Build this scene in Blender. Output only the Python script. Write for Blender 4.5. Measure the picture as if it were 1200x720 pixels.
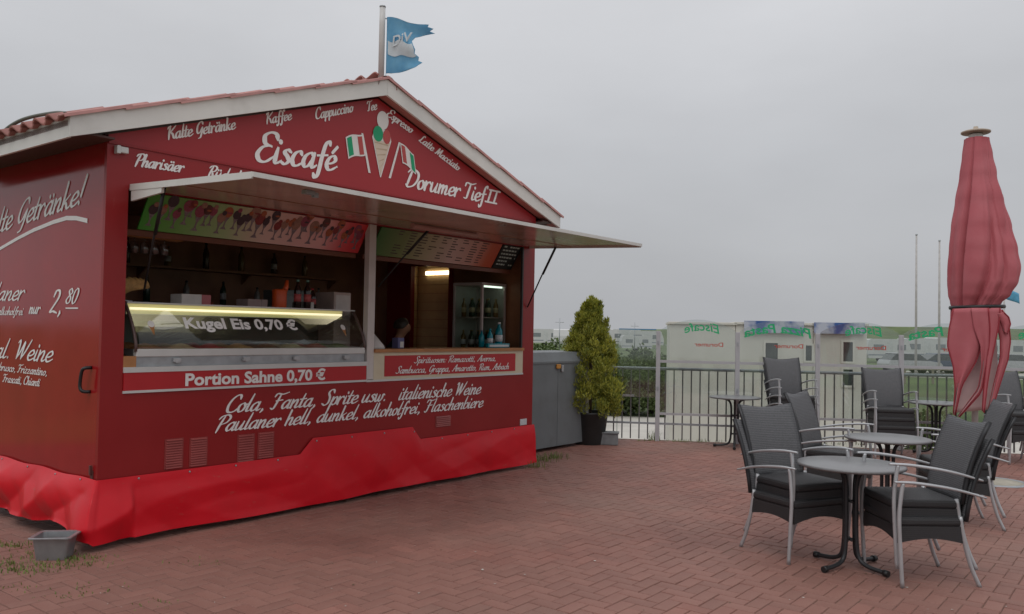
import bpy, bmesh, math, random
from math import sin, cos, pi, radians, sqrt, atan2, hypot
from mathutils import Vector, Matrix, noise
random.seed(7)
D = bpy.data
for o in list(D.objects): D.objects.remove(o)
sc = bpy.context.scene
COL = sc.collection

# ---------------------------------------------------------------- camera
F_PX, PITCH, ROLL, EYE = 985.5, .0274, .0181, 1.65      # focal length in pixels of a 1200 px wide frame
cd = D.cameras.new('camera'); cam = D.objects.new('camera', cd); COL.objects.link(cam)
cd.sensor_width = 36.0; cd.lens = F_PX / 1200 * 36.0; cd.clip_end = 6000; cd.clip_start = .05
cam.matrix_world = Matrix.Translation((0, 0, EYE)) @ Matrix.Rotation(pi/2 + PITCH, 4, 'X') @ Matrix.Rotation(ROLL, 4, 'Z')
sc.camera = cam
CAMINV = cam.matrix_world.inverted()
def to_px(p):
    q = CAMINV @ Vector(p)
    return 600 - F_PX*q.x/q.z, 360 + F_PX*q.y/q.z, -q.z
def ray(px, py):
    return cam.matrix_world.to_3x3() @ Vector(((px-600)/F_PX, -(py-360)/F_PX, -1))
def at(px, py, y):                                    # point on a pixel's ray at distance y ahead
    d = ray(px, py); return Vector((0, 0, EYE)) + d*(y/d.y)
def gp(px, py, z=0):                                  # pixel to the ground
    d = ray(px, py); return Vector((0, 0, EYE)) + d*((z-EYE)/d.z)

# ---------------------------------------------------------------- world: overcast daylight
SUN_EL, SUN_AZ = radians(58), radians(200)
w = D.worlds.new('World'); sc.world = w; w.use_nodes = True
nt = w.node_tree; nt.nodes.clear()
N = nt.nodes.new; L_ = nt.links.new
out = N('ShaderNodeOutputWorld'); bg = N('ShaderNodeBackground'); bg.inputs['Strength'].default_value = .1
sky = N('ShaderNodeTexSky'); sky.sky_type = 'NISHITA'; sky.sun_disc = False
sky.sun_elevation = SUN_EL; sky.sun_rotation = SUN_AZ; sky.dust_density = 5; sky.air_density = 1.5
tc = N('ShaderNodeTexCoord'); sep = N('ShaderNodeSeparateXYZ')
ramp = N('ShaderNodeValToRGB'); e = ramp.color_ramp.elements
e[0].position = .0; e[0].color = (.425, .435, .455, 1); e[1].position = .9; e[1].color = (1.0, 1.0, 1.03, 1)
m1 = e.new(.2); m1.color = (.51, .52, .545, 1); m2 = e.new(.45); m2.color = (.70, .705, .73, 1)
ns = N('ShaderNodeTexNoise'); ns.inputs['Scale'].default_value = 2.2; ns.inputs['Detail'].default_value = 5
mp = N('ShaderNodeMapping'); mp.inputs['Scale'].default_value = (1, 1, 2.6)
nr = N('ShaderNodeMapRange'); nr.inputs[1].default_value = .3; nr.inputs[2].default_value = .7
nr.inputs[3].default_value = 9.5; nr.inputs[4].default_value = 11.1
mul = N('ShaderNodeVectorMath'); mul.operation = 'SCALE'
mix = N('ShaderNodeMix'); mix.data_type = 'RGBA'; mix.inputs[0].default_value = .96
L_(tc.outputs['Generated'], sep.inputs[0]); L_(sep.outputs['Z'], ramp.inputs[0])
L_(tc.outputs['Generated'], mp.inputs[0]); L_(mp.outputs[0], ns.inputs['Vector']); L_(ns.outputs['Fac'], nr.inputs[0])
L_(ramp.outputs[0], mul.inputs[0]); L_(nr.outputs[0], mul.inputs['Scale'])
L_(sky.outputs[0], mix.inputs[6]); L_(mul.outputs[0], mix.inputs[7])
L_(mix.outputs[2], bg.inputs['Color']); L_(bg.outputs[0], out.inputs['Surface'])
sd = D.lights.new('sun', 'SUN'); sd.energy = .8; sd.angle = radians(35); sd.color = (1, .97, .93)
sun = D.objects.new('sun', sd); COL.objects.link(sun)
sdir = Vector((sin(SUN_AZ)*cos(SUN_EL), cos(SUN_AZ)*cos(SUN_EL), sin(SUN_EL)))
sun.rotation_euler = sdir.to_track_quat('Z', 'Y').to_euler()
vs = sc.view_settings; vs.view_transform = 'Standard'; vs.look = 'None'; vs.exposure = 0; vs.gamma = 1; vs.use_curve_mapping = False
sc.render.engine = 'CYCLES'; sc.cycles.max_bounces = 8; sc.cycles.transparent_max_bounces = 16

# ---------------------------------------------------------------- materials
MATS = {}
def mat(name, col, rough=.6, var=.12, scale=6, bump=0, bscale=60, metal=0, spec=.5, dirt=None, coat=0, rand=0, detail=5, scuff=None):
    """Principled with object-space noise in colour, roughness and relief; rand: per piece variation."""
    if name in MATS: return MATS[name]
    m = D.materials.new(name); m.use_nodes = True; t = m.node_tree; b = t.nodes['Principled BSDF']
    n = t.nodes.new; l = t.links.new
    co = n('ShaderNodeTexCoord'); nz = n('ShaderNodeTexNoise'); nz.inputs['Scale'].default_value = scale; nz.inputs['Detail'].default_value = detail
    l(co.outputs['Object'], nz.inputs['Vector'])
    mx = n('ShaderNodeMix'); mx.data_type = 'RGBA'
    c = Vector(col[:3])
    mx.inputs[6].default_value = (*(c*(1-var)), 1); mx.inputs[7].default_value = (*(c*(1+var)), 1)
    st = n('ShaderNodeMapRange'); st.inputs[1].default_value = .3; st.inputs[2].default_value = .7
    l(nz.outputs['Fac'], st.inputs[0]); l(st.outputs[0], mx.inputs[0]); colout = mx.outputs[2]
    if rand:
        oi = n('ShaderNodeObjectInfo'); ge = n('ShaderNodeNewGeometry'); ad = n('ShaderNodeMath'); ad.operation = 'ADD'
        fr = n('ShaderNodeMath'); fr.operation = 'FRACT'
        l(oi.outputs['Random'], ad.inputs[0]); l(ge.outputs['Random Per Island'], ad.inputs[1]); l(ad.outputs[0], fr.inputs[0])
        rr = n('ShaderNodeMapRange'); rr.inputs[3].default_value = 1-rand; rr.inputs[4].default_value = 1+rand; l(fr.outputs[0], rr.inputs[0])
        sc_ = n('ShaderNodeVectorMath'); sc_.operation = 'SCALE'; l(colout, sc_.inputs[0]); l(rr.outputs[0], sc_.inputs['Scale']); colout = sc_.outputs[0]
    if dirt:
        dcol, dscale, lo, hi, amt = dirt
        dn = n('ShaderNodeTexNoise'); dn.inputs['Scale'].default_value = dscale; dn.inputs['Detail'].default_value = 8; dn.inputs['Roughness'].default_value = .65
        l(co.outputs['Object'], dn.inputs['Vector'])
        dr = n('ShaderNodeMapRange'); dr.inputs[1].default_value = lo; dr.inputs[2].default_value = hi; dr.inputs[4].default_value = amt
        l(dn.outputs['Fac'], dr.inputs[0])
        d2 = n('ShaderNodeMix'); d2.data_type = 'RGBA'; d2.inputs[7].default_value = (*dcol, 1)
        l(dr.outputs[0], d2.inputs[0]); l(colout, d2.inputs[6]); colout = d2.outputs[2]
    if scuff:
        dcol, dsc, lo, hi, amt = scuff
        mp_ = n('ShaderNodeMapping'); mp_.inputs['Scale'].default_value = dsc; l(co.outputs['Object'], mp_.inputs[0])
        dn = n('ShaderNodeTexNoise'); dn.inputs['Scale'].default_value = 1; dn.inputs['Detail'].default_value = 7; dn.inputs['Roughness'].default_value = .7; l(mp_.outputs[0], dn.inputs['Vector'])
        dr = n('ShaderNodeMapRange'); dr.inputs[1].default_value = lo; dr.inputs[2].default_value = hi; dr.inputs[4].default_value = amt; l(dn.outputs['Fac'], dr.inputs[0])
        d2 = n('ShaderNodeMix'); d2.data_type = 'RGBA'; d2.inputs[7].default_value = (*dcol, 1); l(dr.outputs[0], d2.inputs[0]); l(colout, d2.inputs[6]); colout = d2.outputs[2]
    l(colout, b.inputs['Base Color'])
    r2 = n('ShaderNodeMapRange'); r2.inputs[3].default_value = max(.02, rough-.08); r2.inputs[4].default_value = min(1, rough+.1)
    l(nz.outputs['Fac'], r2.inputs[0]); l(r2.outputs[0], b.inputs['Roughness'])
    b.inputs['Metallic'].default_value = metal; b.inputs['Specular IOR Level'].default_value = spec; b.inputs['Coat Weight'].default_value = coat
    if bump:
        bn = n('ShaderNodeTexNoise'); bn.inputs['Scale'].default_value = bscale; bn.inputs['Detail'].default_value = 6
        l(co.outputs['Object'], bn.inputs['Vector'])
        bp = n('ShaderNodeBump'); bp.inputs['Strength'].default_value = bump; bp.inputs['Distance'].default_value = .01
        l(bn.outputs['Fac'], bp.inputs['Height']); l(bp.outputs[0], b.inputs['Normal'])
    MATS[name] = m; return m
def emit(name, col, s):
    m = D.materials.new(name); m.use_nodes = True; b = m.node_tree.nodes['Principled BSDF']
    b.inputs['Base Color'].default_value = (*col, 1); b.inputs['Emission Color'].default_value = (*col, 1); b.inputs['Emission Strength'].default_value = s
    return m
def glass(name, tint=(.93, .96, .95), refl=.05, rough=.02):
    m = D.materials.new(name); m.use_nodes = True; t = m.node_tree; t.nodes.clear()
    n = t.nodes.new; l = t.links.new
    o = n('ShaderNodeOutputMaterial'); tr = n('ShaderNodeBsdfTransparent'); tr.inputs[0].default_value = (*tint, 1)
    g = n('ShaderNodeBsdfGlossy'); g.inputs['Roughness'].default_value = rough
    lw = n('ShaderNodeLayerWeight'); lw.inputs[0].default_value = .5; pw = n('ShaderNodeMath'); pw.operation = 'POWER'; pw.inputs[1].default_value = 4.5
    mx = n('ShaderNodeMixShader'); ad = n('ShaderNodeMath'); ad.operation = 'MULTIPLY_ADD'; ad.inputs[1].default_value = .8; ad.inputs[2].default_value = refl; ad.use_clamp = True
    l(lw.outputs['Facing'], pw.inputs[0]); l(pw.outputs[0], ad.inputs[0]); l(ad.outputs[0], mx.inputs[0]); l(tr.outputs[0], mx.inputs[1]); l(g.outputs[0], mx.inputs[2]); l(mx.outputs[0], o.inputs[0])
    return m
def leafmat(name, c0, c1, trans=.25, rough=.55):
    m = D.materials.new(name); m.use_nodes = True; t = m.node_tree; b = t.nodes['Principled BSDF']
    n = t.nodes.new; l = t.links.new
    ge = n('ShaderNodeNewGeometry'); co = n('ShaderNodeTexCoord'); nz = n('ShaderNodeTexNoise'); nz.inputs['Scale'].default_value = 5
    l(co.outputs['Object'], nz.inputs['Vector'])
    ad = n('ShaderNodeMath'); ad.operation = 'MULTIPLY_ADD'; ad.inputs[1].default_value = .55
    l(ge.outputs['Random Per Island'], ad.inputs[0])
    st = n('ShaderNodeMapRange'); st.inputs[1].default_value = .3; st.inputs[2].default_value = .7; st.inputs[4].default_value = .45
    l(nz.outputs['Fac'], st.inputs[0]); l(st.outputs[0], ad.inputs[2])
    mx = n('ShaderNodeMix'); mx.data_type = 'RGBA'; mx.inputs[6].default_value = (*c0, 1); mx.inputs[7].default_value = (*c1, 1)
    l(ad.outputs[0], mx.inputs[0]); l(mx.outputs[2], b.inputs['Base Color']); b.inputs['Roughness'].default_value = rough
    tl = n('ShaderNodeBsdfTranslucent'); l(mx.outputs[2], tl.inputs[0]); ms = n('ShaderNodeMixShader'); ms.inputs[0].default_value = trans
    l(b.outputs[0], ms.inputs[1]); l(tl.outputs[0], ms.inputs[2]); l(ms.outputs[0], t.nodes['Material Output'].inputs[0])
    return m
def gradmat(name, axis, stops, rough=.45, lines=None):
    """flat print: colour runs along one object axis; lines=(colour, rows, cols) adds blocks of illegible small print"""
    m = D.materials.new(name); m.use_nodes = True; t = m.node_tree; b = t.nodes['Principled BSDF']
    n = t.nodes.new; l = t.links.new
    co = n('ShaderNodeTexCoord'); sp = n('ShaderNodeSeparateXYZ'); l(co.outputs['Generated'], sp.inputs[0])
    r = n('ShaderNodeValToRGB'); el = r.color_ramp.elements
    while len(el) < len(stops): el.new(.5)
    for x, (p, c) in zip(el, stops): x.position = p; x.color = (*c, 1)
    l(sp.outputs[axis], r.inputs[0]); c = r.outputs[0]
    b.inputs['Roughness'].default_value = rough
    l(c, b.inputs['Base Color']); return m

WHITE = mat('white_painted_board', (.66, .65, .62), .45, .05, 3, .05, 80, dirt=((.30, .29, .25), 2.5, .52, .8, .35))
REDS = mat('red_side_panel', (.30, .014, .015), .10, .06, 2, .006, 5, dirt=((.22, .012, .012), 1.6, .45, .8, .5), scuff=((.34, .11, .09), (26, 26, 5), .65, .75, .3))
RED = mat('red_wall_panel', (.268, .012, .014), .30, .07, 2, .02, 30, spec=.4, dirt=((.24, .012, .012), 1.6, .45, .8, .6), scuff=((.34, .11, .09), (26, 26, 5), .64, .74, .35))
REDG = mat('red_gable_panel', (.325, .020, .026), .38, .05, 2, .02, 30, spec=.4, dirt=((.28, .02, .022), 2, .45, .8, .5), scuff=((.36, .12, .11), (22, 22, 6), .66, .76, .3))
REDB = mat('red_print_band', (.42, .012, .018), .4, .05, 3)
TARP = mat('red_tarpaulin', (.60, .006, .016), .33, .05, 4, .03, 20, spec=.32, dirt=((.40, .012, .016), 3, .5, .85, .45), scuff=((.30, .16, .12), (9, 9, 22), .62, .78, .4))
SOFF = mat('soffit_board', (.36, .13, .11), .6, .08, 5)
TILE = mat('roof_tile_clay', (.37, .15, .13), .6, .15, 9, .3, 40, dirt=((.14, .08, .07), 12, .5, .8, .6), rand=.15)
LETTER = mat('white_vinyl_letter', (.78, .76, .75), .5, .04, 20)
STEEL = mat('dull_aluminium', (.43, .44, .455), .36, .06, 10, .04, 90, metal=.35)
GALV = mat('galvanised_steel', (.36, .38, .40), .5, .12, 12, .05, 90, metal=.5, dirt=((.2, .19, .17), 9, .55, .8, .4))
PALEM = mat('pale_metal_trim', (.58, .585, .575), .42, .05, 6, metal=.15)
DARKM = mat('charcoal_tube', (.028, .029, .032), .42, .1, 10, metal=.3)
BLACK = mat('black_plastic', (.012, .012, .013), .45, .1, 20)
WOOD = mat('orange_timber', (.38, .17, .06), .5, .2, 5, .1, 40)
BROWN = mat('dark_brown_board', (.26, .12, .065), .6, .25, 3, .1, 40)
BROWN2 = mat('brown_board', (.27, .12, .058), .55, .2, 4, .1, 40)
FLAPU = mat('flap_lining', (.50, .37, .31), .17, .12, 2.5, .05, 30, dirt=((.40, .20, .16), 5, .5, .8, .5))
def ribs(m, sc_, amt):
    t = m.node_tree; b = t.nodes['Principled BSDF']; n = t.nodes.new; l = t.links.new
    wv = n('ShaderNodeTexWave'); wv.bands_direction = 'Z'; wv.inputs['Scale'].default_value = sc_; wv.inputs['Distortion'].default_value = .6; co = n('ShaderNodeTexCoord'); l(co.outputs['Object'], wv.inputs['Vector'])
    mr = n('ShaderNodeMapRange'); mr.inputs[3].default_value = 1-amt; mr.inputs[4].default_value = 1+amt; l(wv.outputs['Fac'], mr.inputs[0])
    src = b.inputs['Base Color'].links[0].from_socket; v = n('ShaderNodeVectorMath'); v.operation = 'SCALE'; l(src, v.inputs[0]); l(mr.outputs[0], v.inputs['Scale']); l(v.outputs[0], b.inputs['Base Color'])
CREAM = mat('cream_board', (.60, .54, .40), .5, .06, 6, dirt=((.42, .33, .18), 6, .5, .8, .5))
WEAVD = mat('woven_black', (.026, .026, .028), .5, .22, 160, .6, 320)
WEAVE = mat('woven_anthracite', (.098, .100, .107), .5, .30, 120, .8, 260)
ribs(WEAVE, 24, .35); ribs(WEAVD, 24, .3)
TABLE = mat('grey_table_top', (.16, .16, .165), .30, .12, 50, .03, 200)
GREEN = mat('print_green', (.0, .30, .13), .5, .04); REDP = mat('print_red', (.42, .06, .055), .5, .04); WHITEP = mat('print_white', (.70, .68, .66), .5, .03)
CONEP = mat('print_cone', (.60, .50, .40), .5, .05)
CASEG = glass('display_glass', (.90, .93, .90), .05)
SCRG = glass('wind_screen_glass', (.90, .925, .915), .10, .05)

# ---------------------------------------------------------------- mesh helpers
class MB:
    def __init__(s): s.v = []; s.f = []; s.m = []; s.sm = []; s.mi = 0
    def add(s, vs, fs, smooth=False):
        b = len(s.v); s.v += [tuple(x) for x in vs]
        for f in fs: s.f.append([b+i for i in f]); s.m.append(s.mi); s.sm.append(smooth)
    def box(s, x0, x1, y0, y1, z0, z1, bev=0):
        if not bev:
            s.add([(x, y, z) for z in (z0, z1) for y in (y0, y1) for x in (x0, x1)],
                  [(0, 2, 3, 1), (4, 5, 7, 6), (0, 1, 5, 4), (2, 6, 7, 3), (0, 4, 6, 2), (1, 3, 7, 5)])
            return s
        bm = bmesh.new(); bmesh.ops.create_cube(bm, size=1)
        for q in bm.verts: q.co = ((x0+x1)/2+q.co.x*(x1-x0), (y0+y1)/2+q.co.y*(y1-y0), (z0+z1)/2+q.co.z*(z1-z0))
        bmesh.ops.bevel(bm, geom=bm.edges[:], offset=bev, segments=2, affect='EDGES', profile=.5)
        bm.verts.index_update()
        s.add([q.co[:] for q in bm.verts], [[q.index for q in f.verts] for f in bm.faces]); bm.free(); return s
    def tube(s, pts, r, n=8, smooth=True, closed=False, ry=None, sub=0):
        P = [Vector(p) for p in pts]
        R = list(r) if hasattr(r, '__len__') else [r]*len(P)
        if sub:
            Q = []; RR = []
            for i in range(len(P)-1):
                a = P[max(i-1, 0)]; b, c = P[i], P[i+1]; d = P[min(i+2, len(P)-1)]
                for k in range(sub):
                    u = k/sub
                    Q.append(.5*((2*b)+(c-a)*u+(2*a-5*b+4*c-d)*u*u+(3*b-a-3*c+d)*u**3)); RR.append(R[i]*(1-u)+R[i+1]*u)
            Q.append(P[-1]); RR.append(R[-1]); P, R = Q, RR
        vs = []; up = None
        for i, p in enumerate(P):
            t = (P[min(i+1, len(P)-1)]-P[max(i-1, 0)]).normalized()
            if up is None:
                up = Vector((0, 0, 1)) if abs(t.z) < .9 else Vector((1, 0, 0))
            a = t.cross(up).normalized(); b = a.cross(t).normalized(); up = b
            for k in range(n):
                q = 2*pi*k/n; vs.append(p+a*cos(q)*R[i]+b*sin(q)*(ry or 1)*R[i])
        fs = [(i*n+k, i*n+(k+1) % n, (i+1)*n+(k+1) % n, (i+1)*n+k) for i in range(len(P)-1) for k in range(n)]
        s.add(vs, fs, smooth)
        b = len(s.v)-len(vs)
        s.f.append([b+k for k in range(n)][::-1]); s.m.append(s.mi); s.sm.append(False)
        s.f.append([b+len(vs)-n+k for k in range(n)]); s.m.append(s.mi); s.sm.append(False)
        return s
    def lathe(s, prof, c=(0, 0, 0), n=24, smooth=True):
        vs = [(c[0]+r*cos(2*pi*k/n), c[1]+r*sin(2*pi*k/n), c[2]+z) for r, z in prof for k in range(n)]
        fs = [(i*n+k, i*n+(k+1) % n, (i+1)*n+(k+1) % n, (i+1)*n+k) for i in range(len(prof)-1) for k in range(n)]
        s.add(vs, fs, smooth); b = len(s.v)-len(vs)
        if prof[0][0] > 1e-4: s.f.append([b+k for k in range(n)][::-1]); s.m.append(s.mi); s.sm.append(False)
        if prof[-1][0] > 1e-4: s.f.append([b+len(vs)-n+k for k in range(n)]); s.m.append(s.mi); s.sm.append(False)
        return s
    def prism(s, poly, a0, a1, axis='y'):
        """poly: (p, q) outline; extruded along axis from a0 to a1"""
        f = {'y': lambda p, q, a: (p, a, q), 'x': lambda p, q, a: (a, p, q), 'z': lambda p, q, a: (p, q, a)}[axis]
        n = len(poly); vs = [f(p, q, a0) for p, q in poly]+[f(p, q, a1) for p, q in poly]
        s.add(vs, [list(range(n)), list(range(2*n-1, n-1, -1))]+[(i, i+n, (i+1) % n+n, (i+1) % n) for i in range(n)]); return s
    def grid(s, fn, nu, nv, smooth=True, wrap=False):
        vs = [fn(i/nu, j/nv) for j in range(nv+1) for i in range(nu+(0 if wrap else 1))]
        W = nu if wrap else nu+1
        s.add(vs, [(j*W+i, j*W+(i+1) % W, (j+1)*W+(i+1) % W, (j+1)*W+i) for j in range(nv) for i in range(nu)], smooth); return s
    def sheet(s, fn, nu, nv, th, nrm):
        """solid sheet: two grids th apart along fixed direction nrm with closed rims"""
        n = Vector(nrm)*th
        A = [Vector(fn(i/nu, j/nv)) for j in range(nv+1) for i in range(nu+1)]; W = nu+1
        k = len(A); F = [(j*W+i, j*W+i+1, (j+1)*W+i+1, (j+1)*W+i) for j in range(nv) for i in range(nu)]
        s.add(A+[a+n for a in A], F+[tuple(x+k for x in f[::-1]) for f in F], True)
        b = len(s.v)-2*k
        rim = [i for i in range(W)]+[j*W+nu for j in range(1, nv+1)]+[nv*W+i for i in range(nu-1, -1, -1)]+[j*W for j in range(nv-1, 0, -1)]
        for a, c in zip(rim, rim[1:]+rim[:1]): s.f.append([b+c, b+a, b+a+k, b+c+k]); s.m.append(s.mi); s.sm.append(False)
        return s
    def mesh(s, name, mats):
        me = D.meshes.new(name); me.from_pydata(s.v, [], s.f)
        for m in (mats if isinstance(mats, (list, tuple)) else [mats]): me.materials.append(m)
        me.polygons.foreach_set('material_index', s.m); me.polygons.foreach_set('use_smooth', s.sm); me.update(); return me
    def build(s, name, mats, parent=None, fix=True):
        me = s.mesh(name, mats)
        if fix:
            bm = bmesh.new(); bm.from_mesh(me); bmesh.ops.recalc_face_normals(bm, faces=bm.faces[:]); bm.to_mesh(me); bm.free()
        return link(name, me, parent)
def link(name, data, parent=None, loc=None, rz=None):
    o = D.objects.new(name, data); COL.objects.link(o)
    if parent: o.parent = parent
    if loc is not None: o.location = loc
    if rz is not None: o.rotation_euler = (0, 0, rz)
    return o
def tag(o, label, cat, group=None):
    o['label'] = label; o['category'] = cat
    if group: o['group'] = group
    return o
def thing(name, label, cat, loc=(0, 0, 0), rz=0, group=None):
    return tag(link(name, None, None, loc, rz), label, cat, group)
def struct(o): o['kind'] = 'structure'; return o
def stuff(o): o['kind'] = 'stuff'; return o
def copy_tree(o, parent=None):
    c = o.copy(); COL.objects.link(c); c.parent = parent
    for ch in o.children: copy_tree(ch, c)
    return c

# ---------------------------------------------------------------- brush script lettering (own stroke alphabet)
BOWL = [(.43, .40), (.30, .5), (.12, .38), (.05, .15), (.14, .0), (.28, .07), (.40, .30)]
G = {
 'a': (.54, [BOWL, [(.45, .5), (.38, .13), (.44, 0), (.56, .08)]]),
 'b': (.46, [[(.16, 1), (.07, .5), (.04, .1), (.16, 0), (.34, .1), (.4, .34), (.28, .48), (.1, .34)]]),
 'c': (.42, [[(.38, .4), (.3, .5), (.14, .42), (.05, .2), (.12, .02), (.26, 0), (.44, .12)]]),
 'd': (.56, [BOWL, [(.52, 1), (.4, .14), (.46, 0), (.58, .08)]]),
 'e': (.44, [[(.06, .2), (.26, .24), (.38, .36), (.3, .5), (.14, .42), (.05, .2), (.12, .02), (.26, 0), (.46, .12)]]),
 'f': (.38, [[(.46, .88), (.4, 1), (.28, .86), (.2, .4), (.14, -.18), (.04, -.34), (-.04, -.22)], [(.04, .45), (.4, .5)]]),
 'g': (.52, [BOWL, [(.46, .5), (.38, 0), (.28, -.3), (.12, -.34), (.04, -.22)]]),
 'h': (.5, [[(.14, 1), (.04, 0)], [(.06, .2), (.2, .44), (.34, .48), (.36, .3), (.32, .06), (.4, 0), (.5, .08)]]),
 'i': (.24, [[(.1, .5), (.05, .1), (.12, 0), (.26, .08)], [(.15, .70), (.16, .76)]]),
 'k': (.48, [[(.14, 1), (.04, 0)], [(.38, .48), (.1, .24), (.22, .2), (.3, .04), (.4, 0), (.48, .06)]]),
 'l': (.26, [[(.2, 1), (.07, .14), (.13, 0), (.28, .08)]]),
 'm': (.68, [[(.07, .5), (.03, 0)], [(.05, .2), (.18, .45), (.28, .48), (.28, .3), (.25, 0)], [(.27, .2), (.4, .45), (.5, .48), (.52, .3), (.48, .06), (.56, 0), (.68, .08)]]),
 'n': (.5, [[(.07, .5), (.03, 0)], [(.05, .2), (.2, .45), (.32, .48), (.34, .3), (.3, .06), (.38, 0), (.5, .08)]]),
 'o': (.45, [[(.26, .5), (.1, .4), (.05, .18), (.14, 0), (.3, .06), (.38, .3), (.28, .48), (.2, .47)], [(.32, .42), (.46, .42)]]),
 'p': (.46, [[(.1, .5), (-.02, -.35)], [(.05, .1), (.16, .4), (.3, .5), (.38, .36), (.34, .12), (.22, 0), (.08, .06)], [(.3, .03), (.46, .1)]]),
 'r': (.4, [[(.07, .5), (.03, 0)], [(.05, .2), (.16, .42), (.28, .5), (.36, .42)]]),
 's': (.38, [[(.34, .44), (.22, .5), (.12, .4), (.24, .26), (.3, .12), (.18, 0), (.02, .06)]]),
 't': (.3, [[(.2, .82), (.08, .12), (.16, 0), (.32, .09)], [(.0, .5), (.34, .53)]]),
 'u': (.52, [[(.07, .5), (.03, .14), (.1, 0), (.24, .08), (.37, .4)], [(.4, .5), (.33, .1), (.4, 0), (.54, .08)]]),
 'v': (.42, [[(.04, .5), (.12, .02), (.28, .2), (.34, .46), (.44, .44)]]),
 'w': (.62, [[(.05, .5), (.05, .1), (.14, 0), (.26, .16), (.31, .42)], [(.31, .42), (.29, .1), (.4, 0), (.52, .2), (.54, .46), (.64, .43)]]),
 'z': (.42, [[(.04, .46), (.34, .48), (.04, .02), (.42, .05)]]),
 'A': (.66, [[(.0, .06), (.1, .03), (.3, .5), (.56, 1), (.54, .5), (.56, .0), (.68, .06)], [(.2, .36), (.64, .4)]]),
 'C': (.62, [[(.6, .78), (.56, .97), (.4, 1), (.2, .8), (.08, .45), (.12, .1), (.3, 0), (.5, .06), (.62, .2)]]),
 'D': (.74, [[(.28, .94), (.18, .5), (.1, .06)], [(.04, .82), (.2, .98), (.46, .98), (.68, .8), (.68, .45), (.48, .12), (.2, .0), (.04, .1)]]),
 'E': (.62, [[(.66, .80), (.58, .97), (.38, 1), (.2, .86), (.24, .62), (.46, .54)], [(.42, .55), (.18, .48), (.03, .24), (.12, .03), (.34, 0), (.6, .2)]]),
 'F': (.62, [[(.36, .9), (.26, .35), (.16, .02), (.02, .05)], [(.04, .78), (.14, .95), (.46, .9), (.76, 1)], [(.2, .5), (.54, .54)]]),
 'G': (.62, [[(.6, .80), (.54, .98), (.36, .97), (.14, .7), (.07, .3), (.18, .1), (.36, .2), (.52, .5)], [(.58, .54), (.48, .1), (.36, -.24), (.2, -.3)]]),
 'I': (.4, [[(.06, .86), (.2, .98), (.44, .96)], [(.34, .94), (.2, .3), (.1, .02), (-.02, .06)]]),
 'K': (.68, [[(.28, 1), (.16, .5), (.1, 0)], [(.04, .82), (.12, .94), (.28, .98)], [(.72, .98), (.5, .76), (.24, .5)], [(.26, .5), (.44, .36), (.54, .06), (.72, .03)]]),
 'L': (.56, [[(.5, .88), (.42, 1), (.3, .82), (.2, .3), (.06, .04), (.2, .06), (.4, 0), (.58, .1)]]),
 'M': (.82, [[(.0, .04), (.1, .1), (.28, .96), (.33, .3), (.36, .08)], [(.36, .08), (.5, .5), (.68, .98), (.66, .3), (.7, .02), (.84, .08)]]),
 'P': (.58, [[(.3, .94), (.18, .45), (.1, -.04)], [(.02, .78), (.16, .95), (.46, 1), (.62, .82), (.5, .54), (.26, .44)]]),
 'R': (.66, [[(.3, .94), (.18, .45), (.1, -.04)], [(.02, .78), (.16, .95), (.46, 1), (.62, .82), (.5, .56), (.28, .48)], [(.32, .5), (.46, .1), (.58, 0), (.7, .08)]]),
 'S': (.56, [[(.6, .80), (.52, .98), (.34, .98), (.26, .78), (.4, .5), (.4, .16), (.22, 0), (.02, .1)]]),
 'T': (.6, [[(.4, .92), (.3, .4), (.22, .04), (.06, .03)], [(.0, .76), (.1, .95), (.44, .9), (.74, 1)]]),
 'W': (.84, [[(.02, .86), (.12, .97), (.16, .6), (.14, .04)], [(.14, .04), (.3, .4), (.46, .92), (.44, .4), (.44, .04)], [(.44, .04), (.64, .45), (.84, 1)]]),
 'B': (.6, [[(.3, .94), (.1, .02)], [(.02, .78), (.2, .96), (.5, .98), (.56, .76), (.3, .54), (.54, .4), (.5, .1), (.24, .0), (.06, .06)]]),
 '2': (.56, [[(.12, .72), (.24, .96), (.46, .92), (.46, .66), (.2, .28), (.04, .04), (.24, .08), (.5, .02)]]),
 '8': (.54, [[(.44, .78), (.32, .98), (.16, .84), (.26, .58), (.4, .36), (.34, .06), (.16, .02), (.06, .2), (.2, .46), (.44, .7), (.46, .86)]]),
 '0': (.54, [[(.32, .98), (.14, .8), (.06, .3), (.16, .0), (.34, .12), (.46, .6), (.42, .9), (.3, .98)]]),
 '.': (.28, [[(.13, .02), (.15, .06)]]), ',': (.28, [[(.17, .06), (.17, -.01), (.11, -.12)]]), ':': (.22, [[(.08, .02), (.1, .06)], [(.13, .36), (.15, .4)]]),
 '!': (.3, [[(.24, 1), (.12, .28)], [(.07, .02), (.08, .06)]]), '-': (.3, [[(.04, .3), (.26, .3)]]), ' ': (.34, []),
 '|': (.34, [[(.08, 1), (.08, .0)], [(-.02, 1), (.26, 1)], [(-.06, 0), (.26, 0)]]),
}
def acc(b, extra): G[b[0]] = (G[b[1]][0], G[b[1]][1]+extra)
acc(('ä', 'a'), [[(.18, .68), (.19, .73)], [(.38, .68), (.39, .73)]]); acc(('ü', 'u'), [[(.12, .68), (.13, .73)], [(.32, .68), (.33, .73)]])
acc(('é', 'e'), [[(.22, .62), (.38, .84)]])
def strokes(s, slant=.28):
    x = 0; outp = []
    for ch in s:
        adv, st = G[ch]
        for pl in st: outp.append([(x+p[0]+slant*p[1], p[1]) for p in pl])
        x += adv
    return outp, x
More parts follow.
